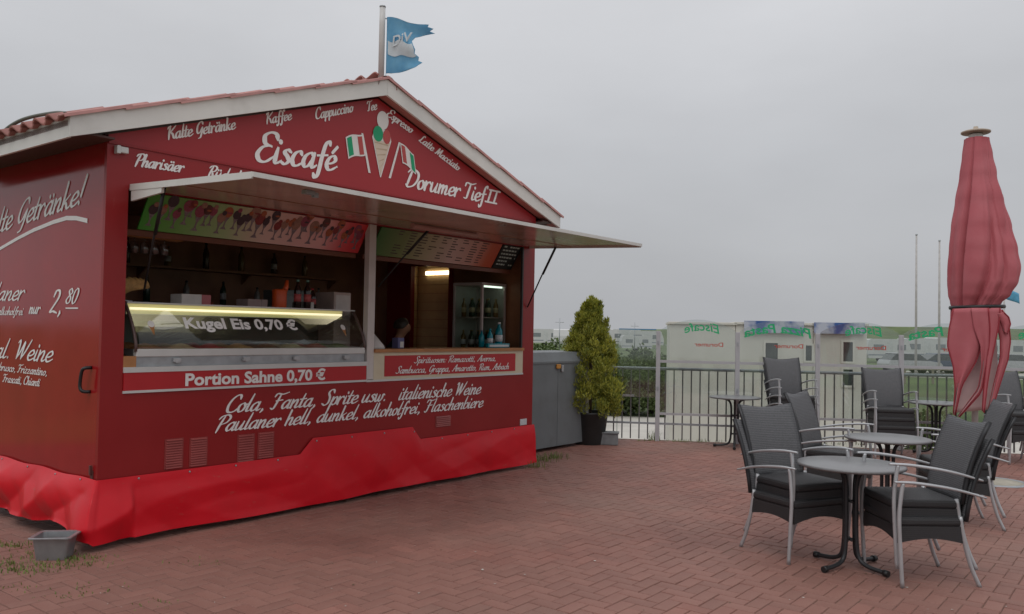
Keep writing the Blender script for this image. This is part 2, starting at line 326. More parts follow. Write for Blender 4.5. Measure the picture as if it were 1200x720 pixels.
def script(name, s, p0, p1, cap, mats, parent, frame, weight=.078, thin=.045, slant=.28, lift=.004):
    """lettering from p0 to p1 on a plane; frame(x, z, lift) gives the local point"""
    st, wd = strokes(s, slant)
    dx, dz = p1[0]-p0[0], p1[1]-p0[1]; ln = hypot(dx, dz); ux, uz = dx/ln, dz/ln
    hw = cap*weight*1.10; ht = cap*thin*.62
    kx = ln/wd; ky = cap-2.4*ht
    mb = MB()
    for si, pl in enumerate(st):
        P = [Vector((a*kx, b*ky)) for a, b in pl]
        Q = []
        for i in range(len(P)-1):
            a = P[max(i-1, 0)]; b, c = P[i], P[i+1]; d = P[min(i+2, len(P)-1)]
            sub = 5 if len(P) > 2 else 3
            for k in range(sub):
                u = k/sub; Q.append(.5*((2*b)+(c-a)*u+(2*a-5*b+4*c-d)*u*u+(3*b-a-3*c+d)*u**3))
        Q.append(P[-1])
        # round the ends
        t0 = (Q[1]-Q[0]).normalized(); t1 = (Q[-1]-Q[-2]).normalized()
        ns_ = len(Q); vs = []
        for i, q in enumerate(Q):
            t = (Q[min(i+1, ns_-1)]-Q[max(i-1, 0)]).normalized(); n_ = Vector((-t.y, t.x))
            ang = atan2(n_.y, n_.x)-radians(14)
            h = sqrt((hw*cos(ang))**2+(ht*sin(ang))**2)
            if len(P) > 2: h *= .62+.38*min(1, min(i, ns_-1-i)/3)
            vs.append((q+n_*h, q-n_*h))
        cap0 = Q[0]-t0*hw*.55; cap1 = Q[-1]+t1*hw*.55
        n0 = Vector((-t0.y, t0.x))*hw*.4; n1 = Vector((-t1.y, t1.x))*hw*.4
        vs = [(cap0+n0, cap0-n0)]+vs+[(cap1+n1, cap1-n1)]
        V = []
        for i, (a, b) in enumerate(vs):
            lf = lift+.0003*((si*3) % 5)+.0007*i/len(vs)
            for q in (a, b): V.append(frame(p0[0]+ux*q.x-uz*(q.y+ht), p0[1]+uz*q.x+ux*(q.y+ht), lf))
        mb.add(V, [(2*i, 2*i+2, 2*i+3, 2*i+1) for i in range(len(vs)-1)])
    return mb.build(name, mats, parent, fix=False)
def sans(name, s, p0, width, size, mats, parent, frame, bold=.02, lift=.004, arch=0, mirror=False, slant=0):
    cu = D.curves.new('t', 'FONT'); cu.body = s; cu.size = 1; cu.offset = bold; cu.shear = slant; cu.resolution_u = 3
    o = D.objects.new('t', cu); COL.objects.link(o)
    dg = bpy.context.evaluated_depsgraph_get(); me = D.meshes.new_from_object(o.evaluated_get(dg)); D.objects.remove(o)
    bm = bmesh.new(); bm.from_mesh(me); bmesh.ops.triangulate(bm, faces=bm.faces[:])
    X = [q.co.x for q in bm.verts]; x0, x1 = min(X), max(X)
    mb = MB(); vs = []
    bm.verts.index_update()
    for q in bm.verts:
        a = (q.co.x-x0)/(x1-x0); zz = q.co.y*size/.73 + arch*(4*a*(1-a))
        if mirror: a = 1-a
        vs.append(frame(p0[0]+a*width, p0[1]+zz, lift))
    mb.add(vs, [[q.index for q in f.verts] for f in bm.faces]); bm.free()
    return mb.build(name, mats, parent, fix=False)

# ================================================================ setting
KO, KA = Vector((-3.0022, 6.1722, 0)), .906                 # kiosk corner and heading
KU, KV = Vector((cos(KA), sin(KA), 0)), Vector((-sin(KA), cos(KA), 0))
def kp(u, v, w=0): return KO+KU*u+KV*v+Vector((0, 0, w))
RA, RB = Vector((.9, 13.15, 0)), Vector((9.6, 11.75, 0))        # railing line
RD = (RB-RA).normalized(); RN = Vector((-RD.y, RD.x, 0))
def rail_y(x): return RA.y+(x-RA.x)*(RB.y-RA.y)/(RB.x-RA.x)
LOW = -1.0

GRASSG = mat('grass_ground', (.075, .115, .035), .9, .35, .15, .6, 6, dirt=((.14, .15, .06), .4, .45, .7, .6))
CONC = mat('pale_concrete', (.46, .44, .40), .85, .12, 1.2, .2, 30, dirt=((.3, .28, .25), .8, .5, .75, .5))
JOINT = mat('joint_sand', (.165, .088, .068), .95, .3, 8, .3, 120, dirt=((.05, .06, .02), 1.3, .5, .66, .7))
PAVE = mat('red_clay_paver', (.236, .104, .081), .66, .18, 1.1, .45, 130, dirt=((.24, .150, .120), .35, .42, .66, .65), rand=.10, scuff=((.14, .075, .06), (1.3, 1.3, 1.3), .56, .75, .45), detail=9)

g = MB(); g.add([(-900, -60, LOW-.01), (1500, -60, LOW-.01), (1500, 2600, LOW-.01), (-900, 2600, LOW-.01)], [(0, 1, 2, 3)])
struct(g.build('ground', GRASSG))
g = MB(); g.add([(-12, 11, LOW), (60, 6, LOW), (75, 21, LOW), (9.5, 25.5, LOW), (4.5, 26.5, LOW), (-12, 28, LOW)], [range(6)])
struct(g.build('path', CONC))
g = MB(); g.add([(14, 58, LOW), (70, 50, LOW), (85, 62, LOW), (16, 68, LOW)], [range(4)])
struct(g.build('road', CONC))
def dike_h(x): return 1.5+max(0, min(1, (x-10)/90))*3.2
g = MB()
def dk(i, j):
    x = -260+i*760; r = [(0, -1.05), (.25, .0), (.5, .75), (.62, 1), (.75, 1), (1, -.6)]
    k = j*5; a = min(int(k), 4); t = k-a
    yy = 205+(r[a][0]*(1-t)+r[a+1][0]*t)*60; hh = r[a][1]*(1-t)+r[a+1][1]*t
    z = hh*dike_h(x) if hh > 0 else hh*1.0
    return (x, yy+.04*x, z+noise.noise((x*.05, yy*.05, 0))*.25)
g.grid(dk, 120, 15); struct(g.build('dike', GRASSG))

# terrace with herringbone clay pavers, laid square to the kiosk
TE = [(-9, -3), (14, -3), (14, rail_y(14)+.12), (-9, rail_y(-9)+.12)]
g = MB(); g.prism(TE, LOW-.02, -.006, 'z'); terrace = struct(g.build('terrace', JOINT))
PW = .103
def paver_mesh():
    m = MB(); a, b, i = PW-.0020, PW/2-.0020, .004
    o = [(-a, -b, -.012), (a, -b, -.012), (a, b, -.012), (-a, b, -.012)]; tp = [(-a+i, -b+i, 0), (a-i, -b+i, 0), (a-i, b-i, 0), (-a+i, b-i, 0)]
    q = [(x*(a-.0015)/a, y*(b-.0015)/b, -.0035) for x, y, z in o]
    m.add(o+q+tp, [(8, 9, 10, 11)]+[(k, (k+1) % 4, 4+(k+1) % 4, 4+k) for k in range(4)]+[(4+k, 4+(k+1) % 4, 8+(k+1) % 4, 8+k) for k in range(4)])
    return m
pm = paver_mesh(); pmesh = pm.mesh('paver', PAVE)
MAN = Vector((5.6, 9.76, 0)); UMB = Vector((4.96, 9.0, 0))
cand = []
for i in range(-130, 190):
    for j in range(-180, 90):
        m4 = (i-j) % 4
        if m4 not in (0, 3): continue
        u, v, rot = ((i+1)*PW, (j+.5)*PW, 0) if m4 == 0 else ((i+.5)*PW, (j+1)*PW, pi/2)
        p = kp(u, v)
        if not (-8.6 < p.x < 12 and 2.6 < p.y < rail_y(p.x)-.06): continue
        if .6 < u < 5.0 and v > .5 and v < 3: continue
        if v > 3.4 and u < 6: continue
        if (p-MAN).length < .37: continue
        x, y, dpt = to_px(p)
        if x < -260 or x > 1460: continue
        cand.append((p, rot, x, y, dpt))
vis = sorted([c for c in cand if 8 < c[2] < 1192 and c[3] < 712 and not (c[2] < 640 and c[3] < 650 and kp(0, 0).y)], key=lambda c: c[4])[:300]
vset = {id(c[0]) for c in vis}
rest = MB()
for p, rot, x, y, dpt in cand:
    z = random.gauss(0, .0011)+.0035*noise.noise((p.x*.8, p.y*.8, 3)); tx, ty = random.gauss(0, .006), random.gauss(0, .006)
    M = Matrix.Translation((p.x, p.y, z)) @ Matrix.Rotation(KA+rot+random.gauss(0, .006), 4, 'Z') @ Matrix.Rotation(tx, 4, 'X') @ Matrix.Rotation(ty, 4, 'Y')
    if id(p) in vset:
        o = link('paver', pmesh, terrace); o.matrix_basis = M
    else:
        rest.add([M @ Vector(q) for q in pm.v], pm.f)
stuff(rest.build('paver_field', PAVE, terrace, fix=False))
# manhole cover: concrete ring and dished lid
g = thing('manhole_cover', 'round pale concrete manhole cover set in the red paving', 'manhole cover', MAN)
MB().lathe([(.36, -.01), (.36, .004), (.335, .008), (.30, .008), (.297, -.004)], n=40).build('rim', GALV, g)
MB().lathe([(.296, -.004), (.296, .004), (.15, .007), (0.0001, .007)], n=40).build('lid', mat('manhole_concrete', (.36, .33, .27), .9, .15, 9, .3, 60), g)
# tufts of grass and moss in the joints
GR = leafmat('joint_grass', (.07, .11, .02), (.22, .27, .06), .25)
def tufts(name, spots, n, h, spread):
    m = MB()
    for sp_ in spots:
        cx, cy = sp_[0], sp_[1]
        for _ in range(n):
            x, y = random.gauss(cx, spread[0]), random.gauss(cy, spread[1])
            a = random.uniform(0, 2*pi); hh = h*random.uniform(.4, 1.2); wd = .0035; ln = random.uniform(.2, .9)*hh
            d = Vector((cos(a), sin(a), 0)); s = Vector((-d.y, d.x, 0))*wd; b = Vector((x, y, -.004))
            mid = b+d*ln*.4+Vector((0, 0, hh*.7)); tip = b+d*ln+Vector((0, 0, hh))
            m.add([b-s, b+s, mid+s*.8, mid-s*.8, tip], [(0, 1, 2, 3), (3, 2, 4)])
    return stuff(m.build(name, GR, terrace, fix=False))
tufts('grass', [gp(20, 640), gp(50, 650), gp(95, 655), gp(10, 660), gp(75, 662), gp(30, 668)], 120, .028, (.12, .06))
tufts('grass', [gp(185, 708), gp(110, 690), gp(15, 690), gp(240, 660), gp(60, 700)], 26, .02, (.10, .06))
tufts('grass', [gp(640, 540), gp(652, 537), gp(628, 548)], 60, .09, (.07, .08))
tufts('grass', [gp(760+i*23+random.uniform(-8, 8), 517+i*.4) for i in range(14)], 22, .05, (.12, .04))
tufts('grass', [gp(770, 516), gp(764, 516)], 26, .16, (.03, .02))

# crumbs, leaf bits and paper specks lying on the paving
m = MB(); rl = random.Random(9)
for k in range(90):
    p = gp(rl.uniform(20, 1180), 560+rl.random()**.6*158); a = rl.uniform(0, 6.3); r = rl.uniform(.004, .012); m.mi = 0 if rl.random() < .45 else 1
    q = [Vector((p.x+r*cos(a+i*1.57)*rl.uniform(.5, 1.2), p.y+r*sin(a+i*1.57)*rl.uniform(.5, 1.2), .004+.004*rl.random())) for i in range(4)]
    if not (.0 < (p-KO).dot(KU) < 5.3 and (p-KO).dot(KV) > -.25): m.add(q, [(0, 1, 2, 3)])
stuff(m.build('litter', [mat('paper_speck', (.5, .48, .44), .8), mat('leaf_bit', (.10, .07, .035), .9)], terrace, fix=False))

# ================================================================ kiosk
KL, KD, ZB, ZC = 5.304, 2.6, .48, 2.983
OV, OS, ZE, ZA, BW = .139, .337, 2.941, 4.078, .151           # overhangs, eave and ridge heights, board width
SL = (ZA-ZE-BW)/(KL/2+OS)                                       # roof pitch
kiosk = thing('ice_cream_kiosk', 'red wooden ice cream kiosk with tiled gable roof, raised serving flap and white script lettering', 'kiosk', KO, KA)
def fr(x, z, l): return (x, -l, z)                              # front plane
def sd_(x, z, l): return (-l, -x, z)                            # side plane, x runs towards the corner
# front wall: jambs, sill wall, header
fw = MB(); T = .045
fw.box(0, .165, 0, T, ZB, 2.66); fw.box(5.085, KL, 0, T, ZB, 2.66); fw.box(.165, 5.085, 0, T, ZB, 1.123); fw.box(0, KL, 0, T, 2.66, ZC-.003)
front = fw.build('front_wall', RED, kiosk)
MB().prism([(0, ZC), (KL, ZC), (KL, 3.04), (KL/2, 3.914), (0, 3.04)], -.004, T, 'y').build('gable', REDG, kiosk)
gable = kiosk.children[-1]
gable = [c for c in kiosk.children if c.name.startswith('gable')][0]
MB().box(0.002, KL-.002, -.012, -.004, ZC-.008, ZC+.006).build('panel_joint_strip', RED, gable)
sw = MB(); sw.box(0, .045, T, KD, ZB, 3.05); side = sw.build('side_wall', REDS, kiosk)
MB().box(KL-.045, KL, T, 1.36, ZB, 3.05).box(KL-.045, KL, 2.06, KD, ZB, 3.05).box(KL-.045, KL, 1.36, 2.06, 2.5, 3.05).build('side_wall', RED, kiosk)
# wood lining inside
MB().box(.047, .06, T+.002, KD-.05, ZB, 3.0).build('lining_board', BROWN2, kiosk); MB().box(KL-.06, KL-.047, T+.002, 1.28, ZB, 2.9).build('lining_board', BROWN2, kiosk)
MB().box(.045, KL-.045, KD-.045, KD, ZB, 3.05).build('back_wall', BROWN, kiosk)
MB().box(.045, KL-.045, T, KD-.045, ZB, ZB+.04).build('floor', BROWN, kiosk)
MB().box(.045, KL-.045, T, KD-.045, 2.80, 2.82).build('ceiling', BROWN, kiosk)
MB().box(KL-.075, KL-.03, 1.28, 1.36, ZB+.04, 2.5).box(KL-.075, KL-.03, 2.06, 2.12, ZB+.04, 2.5).box(KL-.075, KL-.03, 1.28, 2.12, 2.5, 2.56).build('door_frame', mat('red_frame', (.26, .02, .02), .45), kiosk)
# chassis and wheels in the dark under the floor
MB().box(.1, KL-.1, .2, KD-.1, .36, ZB).build('chassis', BLACK, kiosk)
for u in (2.2, 2.95):
    for v in (.25, KD-.42):
        t = MB().lathe([(.12, -.08), (.25, -.08), (.265, -.05), (.265, .05), (.25, .08), (.12, .08)], n=24)
        t.v = [(x+u, z+v+.08, y+.27) for x, y, z in t.v]; t.build('wheel', BLACK, kiosk)
# roof: two slabs, bargeboards, soffits, fascias, tiles
def roofz(u): return ZA-abs(u-KL/2)*SL
y0, y1 = -OV, KD+.14
roof = MB()
for s in (-1, 1):
    e_ = KL/2+s*(KL/2+OS); c_ = KL/2
    roof.prism([(c_, ZA-.03), (e_, roofz(e_)-.03), (e_, roofz(e_)-.07), (c_, ZA-.07)], y0+.03, y1, 'y')
roof = roof.build('roof', mat('roof_underlay', (.2, .06, .05), .8), kiosk)
for s in (-1, 1):
    e_ = KL/2+s*(KL/2+OS); c_ = KL/2+s*.001
    MB().prism([(c_, ZA), (e_, roofz(e_)), (e_, roofz(e_)-BW), (c_, ZA-BW)], y0, y0+.025, 'y').build('bargeboard', WHITE, kiosk)
    # soffit boards from bargeboard back to the wall
    a_ = e_-s*.03
    MB().prism([(c_, ZA-.145), (a_, roofz(a_)-.145), (a_, roofz(a_)-.13), (c_, ZA-.13)], y0+.027, -.006, 'y').build('soffit', SOFF, kiosk)
    MB().box(min(e_, e_-s*.022), max(e_, e_-s*.022), y0+.027, y1, ZE, ZE+BW-.012).build('fascia', WHITE, kiosk)
    w_ = 0 if s < 0 else KL
    MB().box(min(w_-s*-.003, e_-s*.024), max(w_-s*-.003, e_-s*.024), y0+.03, y1, ZE+.045, ZE+.06).build('eave_soffit', mat('dark_soffit', (.07, .025, .02), .6), kiosk)
# clay tiles: barrel-and-pan profile, one object each
tw, tl = .205, .36
def tile_mesh():
    m = MB()
    def f(i, j):
        y = (i-.5)*tw*1.08; q = i*2*pi
        z = .028+.028*cos(q+pi*.5)
        return (j*(tl+.05), y, z-.0*j)
    return m.sheet(f, 10, 1, -.014, (0, 0, 1)).mesh('roof_tile', TILE)
tm = tile_mesh()
slen = hypot(KL/2+OS, ZA-ZE-BW); sang = math.atan(SL)
for s in (-1, 1):
    nrow = int(slen/tl); ncol = int((y1-y0-.1)/tw)
    for r in range(nrow+1):
        for c in range(ncol):
            dn = slen+.045-r*tl                              # distance from ridge to tile's lower end
            o = link('roof_tile', tm, roof)
            u = KL/2+s*dn*cos(sang); z = ZA-.028-dn*sin(sang)+.016
            ay = (sang+.03) if s > 0 else (sang+.03)
            if s < 0:
                o.location = (u, y0+.17+c*tw, z); o.rotation_euler = (0, -ay, 0)
            else:
                o.location = (u, y0+.17+c*tw, z); o.rotation_euler = (0, -ay, pi)
                o.rotation_euler = (Matrix.Rotation(ay, 3, 'Y') @ Matrix.Rotation(pi, 3, 'Z')).to_euler()
# verge tiles over the bargeboards
vt = MB(); vt.box(-.02, .49, -.014, .10, .0, .013, .004); vt.box(-.02, .49, -.014, -.002, -.012, .003); vtm = vt.mesh('verge_tile', mat('verge_tile_sheen', (.50, .25, .235), .5, .12, 7, .2, 40, rand=.12))  # paler pink than the roof tiles: sky reflection put into the colour
for s in (-1, 1):
    for r in range(7):
        dn = slen+.03-r*.452
        o = link('verge_tile', vtm, roof); u = KL/2+s*dn*cos(sang); z = ZA-dn*sin(sang)+.004
        M = Matrix.Rotation(-s*-(sang+.028), 3, 'Y') if s > 0 else Matrix.Rotation(-(sang+.028), 3, 'Y')
        if s > 0:
            M = Matrix.Rotation(sang+.028, 3, 'Y') @ Matrix.Diagonal((-1, 1, 1))
            o.location = (u, y0-.008, z); o.rotation_euler = (0, sang+.028, 0); o.scale = (-1, 1, 1)
        else:
            o.location = (u, y0-.008, z); o.rotation_euler = (0, -(sang+.028), 0)
for k in range(7):
    m = MB(); a, b = y0-.01+k*.40, y0-.01+k*.40+.43
    m.grid(lambda i, j: (KL/2+(.11+.012*(1-j))*cos(pi*i), a+(b-a)*j, ZA-.075+(.10+.012*(1-j))*sin(pi*i)), 8, 1); m.build('ridge_tile', TILE, roof)
# cable looped over the eave tiles
cable = [(-OS+.05, .05, ZE+.20), (-OS+.06, .25, ZE+.235), (-OS+.05, .6, ZE+.255), (-OS+.03, .82, ZE+.24), (-OS+.01, 1.0, ZE+.19), (-OS-.01, 1.12, ZE+.10)]
MB().tube(cable, .014, 8, sub=6).build('cable', mat('grey_green_cable', (.11, .11, .09), .6), kiosk)
# lettering on the gable (brush script)
def ft(s, a, b, cap, par, **k): return script('lettering', s, a, b, cap, LETTER, par, fr, lift=.008 if par is gable else .004, **k)
ft('Kalte Getränke', (.46, 3.085), (1.06, 3.290), .105, gable, weight=.09, thin=.06)
ft('Kaffee', (1.36, 3.392), (1.625, 3.486), .100, gable, weight=.09, thin=.06)
ft('Cappuccino', (1.89, 3.545), (2.335, 3.712), .105, gable, weight=.09, thin=.06)
ft('Tee', (2.515, 3.755), (2.64, 3.80), .10, gable, weight=.09, thin=.06)
ft('Espresso', (2.765, 3.765), (3.115, 3.655), .105, gable, weight=.09, thin=.06)
ft('Latte Macciato', (3.225, 3.60), (3.85, 3.385), .10, gable, weight=.09, thin=.06)
ft('Pharisäer', (.20, 2.838), (.60, 2.850), .105, front, weight=.09, thin=.06)
ft('Rüdesheimer', (.81, 2.850), (1.37, 2.850), .105, front, weight=.09, thin=.06)
ft('Eiscafé', (1.262, 3.052), (2.135, 3.108), .282, gable, weight=.082, thin=.052, slant=.2)
ft('Dorumer', (3.045, 3.095), (3.885, 3.095), .205, gable, weight=.085, thin=.055, slant=.2)
ft('Tief', (3.945, 3.095), (4.31, 3.095), .205, gable, weight=.085, thin=.055, slant=.2)
ft('||', (4.345, 3.105), (4.555, 3.105), .165, gable, weight=.10, thin=.09, slant=.2)
# cone with three scoops and two flags, flat vinyl
def decal(name, poly, m, lift, parent=gable): 
    q = MB(); q.add([fr(x, z, lift) for x, z in poly], [list(range(len(poly)))]); return q.build(name, m, parent, fix=False)
def disc(cx, cz, rx, rz, n=24, a0=0, a1=2*pi): return [(cx+rx*cos(a0+(a1-a0)*k/n), cz+rz*sin(a0+(a1-a0)*k/n)) for k in range(n)]
decal('cone_print', [(2.585, 3.52), (2.60, 3.575), (2.645, 3.62), (2.785, 3.62), (2.825, 3.585), (2.84, 3.52), (2.712, 3.14), (2.70, 3.14)], WHITEP, .009)
decal('cone_print', disc(2.72, 3.71, .078, .092), WHITEP, .0095)
decal('cone_print', [(2.602, 3.50), (2.824, 3.50), (2.706, 3.16)], CONEP, .0105)
decal('cone_print', disc(2.66, 3.565, .066, .078), GREEN, .0115)
decal('cone_print', disc(2.775, 3.555, .052, .072), REDP, .0125)
for k in range(5):
    f0 = k/5; decal('cone_print', [(2.615+.1*f0, 3.47-.3*f0), (2.62+.1*f0, 3.478-.3*f0), (2.80-.085*f0, 3.43-.24*f0+.05), (2.797-.085*f0, 3.415-.24*f0+.05)], mat('cone_line', (.45, .34, .24), .5), .0118)
def flagdecal(x0, z0, x1, z1, xs, zs, cols):
    wv = lambda t: .012*sin(t*5)
    decal('flag_print', [(xs[0], zs[0]), (xs[0]+.03, zs[0]), (xs[1]+.012, zs[1]), (xs[1]-.012, zs[1])], WHITEP, .009)
    n = 9
    P = lambda t, q: (x0+(x1-x0)*t+q*.035, z0+(z1-z0)*t-q*.17+wv(t))
    decal('flag_print', [P(i/n, -.09) for i in range(n+1)]+[P(i/n, 1.09) for i in range(n, -1, -1)], WHITEP, .010)
    for a, b, c in ((.06, .33, cols[0]), (.68, .95, cols[1])):
        decal('flag_print', [P(a+(b-a)*i/4, 0) for i in range(5)]+[P(a+(b-a)*i/4, 1) for i in range(4, -1, -1)], c, .0115)
flagdecal(2.25, 3.435, 2.46, 3.515, (2.545, 2.455), (3.16, 3.53), (GREEN, REDP))
flagdecal(2.965, 3.515, 3.165, 3.44, (2.815, 2.955), (3.15, 3.535), (REDP, GREEN))
# little lamp box at the top of the corner
MB().box(.045, .075, -.05, 0, 2.905, 2.965, .004).box(.075, .135, -.045, 0, 2.915, 2.96, .004).build('corner_lamp', PALEM, kiosk)
# lettering below the counter
ft('Cola, Fanta, Sprite usw.', (1.03, .918), (2.85, .920), .150, front, weight=.085, thin=.05, slant=.34)
ft('italienische Weine', (3.02, .918), (4.30, .920), .150, front, weight=.085, thin=.05, slant=.34)
ft('Paulaner hell, dunkel, alkoholfrei, Flaschenbiere', (.94, .768), (4.345, .768), .140, front, weight=.085, thin=.05, slant=.34)
# ventilation louvres
for (a, b, z0, z1, n) in ((.513, .672, .515, .75, 12), (.724, .885, .51, .74, 12), (1.161, 1.331, .495, .728, 11), (1.362, 1.53, .505, .73, 11), (3.575, 3.82, .60, .715, 6)):
    v_ = MB().box(a, b, -.004, -.001, z0, z1).build('vent', mat('vent_red', (.26, .035, .032), .45), kiosk)
    for k in range(n):
        z = z0+(k+.5)*(z1-z0)/n
        sl_ = MB().prism([(-.004, z-.006), (-.012, z-.006), (-.004, z+.005)], a+.012, b-.012, 'x').build('slat', mat('slat_red', (.30, .06, .055), .45), v_)
MB().box(5.06, 5.19, -.006, -.001, .505, .58).build('licence_plate', mat('plate_white', (.55, .56, .58), .4), kiosk)
# rail strips and red bands under the counter
MB().box(.165, 2.584, -.014, 0, 1.123, 1.142).box(2.584, 5.09, -.014, 0, 1.118, 1.137).build('sill_trim', PALEM, kiosk)
band = MB().box(.168, 2.575, -.012, .03, 1.142, 1.278).build('price_band', REDB, kiosk)
sans('lettering', 'Portion Sahne 0,70 €', (.664, 1.163), 1.405, .098, LETTER, band, fr, bold=.034, lift=.016)
MB().box(.165, 2.584, -.016, .3, 1.278, 1.318).build('counter_edge', PALEM, kiosk)
MB().box(2.584, 2.672, -.006, .06, 1.142, 2.66).build('mullion', mat('mullion_grey', (.56, .53, .51), .45, .08, 5), kiosk)
MB().box(.165, .265, .0, .3, 1.318, 1.40).build('timber_block', WOOD, kiosk)
b2 = MB().box(2.672, 5.085, -.008, .03, 1.137, 1.405).build('counter_front', CREAM, kiosk)
b3 = MB().box(2.815, 4.935, -.013, -.008, 1.165, 1.372).build('drinks_board', REDB, kiosk)
script('lettering', 'Spirituosen: Ramazotti, Averna,', (3.22, 1.288), (4.56, 1.288), .075, LETTER, b3, fr, weight=.09, thin=.06, lift=.017)
script('lettering', 'Sambucca, Grappa, Amaretto, Rum, Asbach', (2.96, 1.188), (4.80, 1.188), .078, LETTER, b3, fr, weight=.09, thin=.06, lift=.017)
MB().box(2.672, 5.085, -.03, .34, 1.405, 1.438).build('counter_top', WOOD, kiosk)
MB().box(5.062, 5.083, .0, .03, 1.44, 2.66).build('window_jamb', mat('jamb_dark', (.04, .035, .035), .5), kiosk)
# side wall lettering and handle
def stx(s, a, b, cap, **k): return script('lettering', s, (-a[0], a[1]), (-b[0], b[1]), cap, LETTER, side, sd_, lift=.004, **k)
stx('Kalte Getränke!', (2.30, 2.385), (.36, 2.555), .215, weight=.085, thin=.05, slant=.34)
ul = [(2.4, 2.17), (1.878, 2.277), (1.5, 2.352), (1.205, 2.402), (.85, 2.445), (.62, 2.462), (.457, 2.450), (.276, 2.418)]
m = MB(); V = []
for i, (v, z) in enumerate(ul):
    h = .013+.004*min(i, 5)/5; V += [sd_(-v, z+h, .004), sd_(-v, z-h, .004)]
m.add(V, [(2*i, 2*i+2, 2*i+3, 2*i+1) for i in range(len(ul)-1)]); m.build('underline', LETTER, side, fix=False)
stx('Paulaner', (2.42, 1.823), (1.36, 1.823), .165, weight=.085, thin=.05, slant=.34)
stx('hell, dunkel, alkoholfrei', (2.5, 1.70), (1.36, 1.70), .075, weight=.09, thin=.06)
stx('nur', (1.24, 1.712), (1.04, 1.712), .105, weight=.10, thin=.06)
stx('2,', (.87, 1.712), (.66, 1.712), .20, weight=.085, thin=.05); stx('80', (.60, 1.79), (.40, 1.79), .125, weight=.09, thin=.05)
MB().box(-.005, -.003, .38, .585, 1.752, 1.762).build('underline', LETTER, side)
stx('Ital. Weine', (2.10, 1.328), (.80, 1.328), .175, weight=.085, thin=.05, slant=.34)
stx('Lambrusco, Frizzantino,', (2.0, 1.222), (.87, 1.218), .075, weight=.09, thin=.06)
stx('Frascati, Chianti', (1.72, 1.127), (1.0, 1.127), .075, weight=.09, thin=.06)
MB().tube([(-.002, .14, 1.315), (-.05, .15, 1.31), (-.06, .17, 1.28), (-.06, .19, 1.18), (-.05, .17, 1.14), (-.002, .15, 1.135)], .013, 8, sub=3).build('door_handle', BLACK, side)
MB().box(-.008, -.001, .06, .10, .50, .56).box(-.025, -.008, .07, .09, .53, .60, .003).build('corner_latch', mat('rusty_latch', (.10, .03, .025), .6), side)
MB().box(-.004, .0, .0, .010, ZB, 3.0).build('corner_trim', RED, side)

# tarpaulin skirt hung round the foot of the kiosk
def zt(s):                                                     # top edge, s = distance right of the corner (negative: along the side)
    if s > 0:
        a = .135*max(0, min(1, (s-1.80)/.14))*max(0, min(1, (3.34-s)/.12)); return .500+a
    return .500-.006*sin(s*9)
def skirt(i, j):
    s = -2.5+i*(2.5+KL+.02)
    out = .012+.012*sin(pi*min(1, j*1.15))+.05*j if s > 0 else .012+.05*sin(pi*min(1, j*1.05))+.06*j
    tri = lambda q: abs((q % 1)-.5)*2
    if s < .25: wr = -.06*(tri(s*1.15+j*.75+.25*noise.noise((s*.8, j, 2)))-.5)+.03*(tri(s*2.6-j*.8)-.5)*j+noise.noise((s*1.5, j*1.2, 1))*.02
    else: wr = .013*(tri(s*.55+j*1.1+.5*noise.noise((s*.6, j*1.5, 4)))-.5)+-.020*(tri(s*1.1-j*.9+.4*noise.noise((s*.7, 1, 4)))-.5)*j+noise.noise((s*.9, j*.8, 1))*.012
    env = min(1, j*3.5)
    out += wr*env
    zb = .045+.006*sin(s*2.3)+.008*noise.noise((s*1.2, 0, 0))
    if s < 0: zb = .06+.075*math.exp(-((s+.42)/.30)**2)+.03*min(1, -s)
    z = zt(s)*(1-j)+zb*j
    r_ = .16
    if s > r_: x, y, nx, ny = s, 0, 0, -1
    elif s < -r_: x, y, nx, ny = 0, -s, -1, 0
    else:
        t = (s+r_)/(2*r_); a = (pi)+(pi/2)*t; nx, ny = cos(a), sin(a); x, y = (s if s > 0 else 0), (-s if s < 0 else 0)
        out += .05*j*sin(pi*t)
    return (x+nx*(out+.006), y+ny*(out+.006), z)
MB().grid(skirt, 420, 24).build('tarpaulin_skirt', TARP, kiosk, fix=False)


ey = MB().lathe([(.0001, .004), (.007, .004), (.009, 0)], n=10).mesh('eyelet', GALV)
for q in [-2.1, -1.6, -1.1, -.6, -.2]+[.3+.42*k for k in range(12)]:
    x, y, z = skirt((q+2.5)/(2.5+KL+.02), .05); o = link('eyelet', ey, kiosk, (x, y-.002, z) if q > 0 else (x-.002, y, z)); o.rotation_euler = (pi/2, 0, 0) if q > 0 else (0, -pi/2, 0)
# raised serving flap hinged over the opening
FE, FZ0, FZ1, FU0, FU1 = 1.545, 2.668, 2.606, .185, 5.185
def fz(v): return FZ0+(FZ1-FZ0)*(v/FE)
flap = MB().prism([(-.004, FZ0), (-FE, FZ1), (-FE, FZ1+.022), (-.004, FZ0+.022)], FU0, FU1, 'x').build('serving_flap', FLAPU, kiosk)
MB().prism([(-FE, FZ1-.006), (-FE-.014, FZ1-.006), (-FE-.014, FZ1+.026), (-FE, FZ1+.026)], FU0-.012, FU1+.012, 'x').build('edge_trim', WHITE, flap)
for u in (FU0-.014, FU1):
    MB().prism([(-.004, FZ0-.02), (-FE, FZ1-.016), (-FE, FZ1+.028), (-.004, FZ0+.028)], u, u+.014, 'x').build('edge_trim', WHITE, flap)
MB().prism([(-.02, FZ0-.10), (-.45, fz(.45)-.055), (-.45, fz(.45)-.018), (-.02, FZ0-.022)], FU0-.010, FU0+.012, 'x').build('end_bracket', WHITE, flap)
for v in (.62,): MB().prism([(-v, fz(v)-.004), (-v-.012, fz(v)-.005), (-v-.012, fz(v)), (-v, fz(v)+.001)], FU0+.02, FU1-.02, 'x').build('joint_strip', BROWN2, flap)
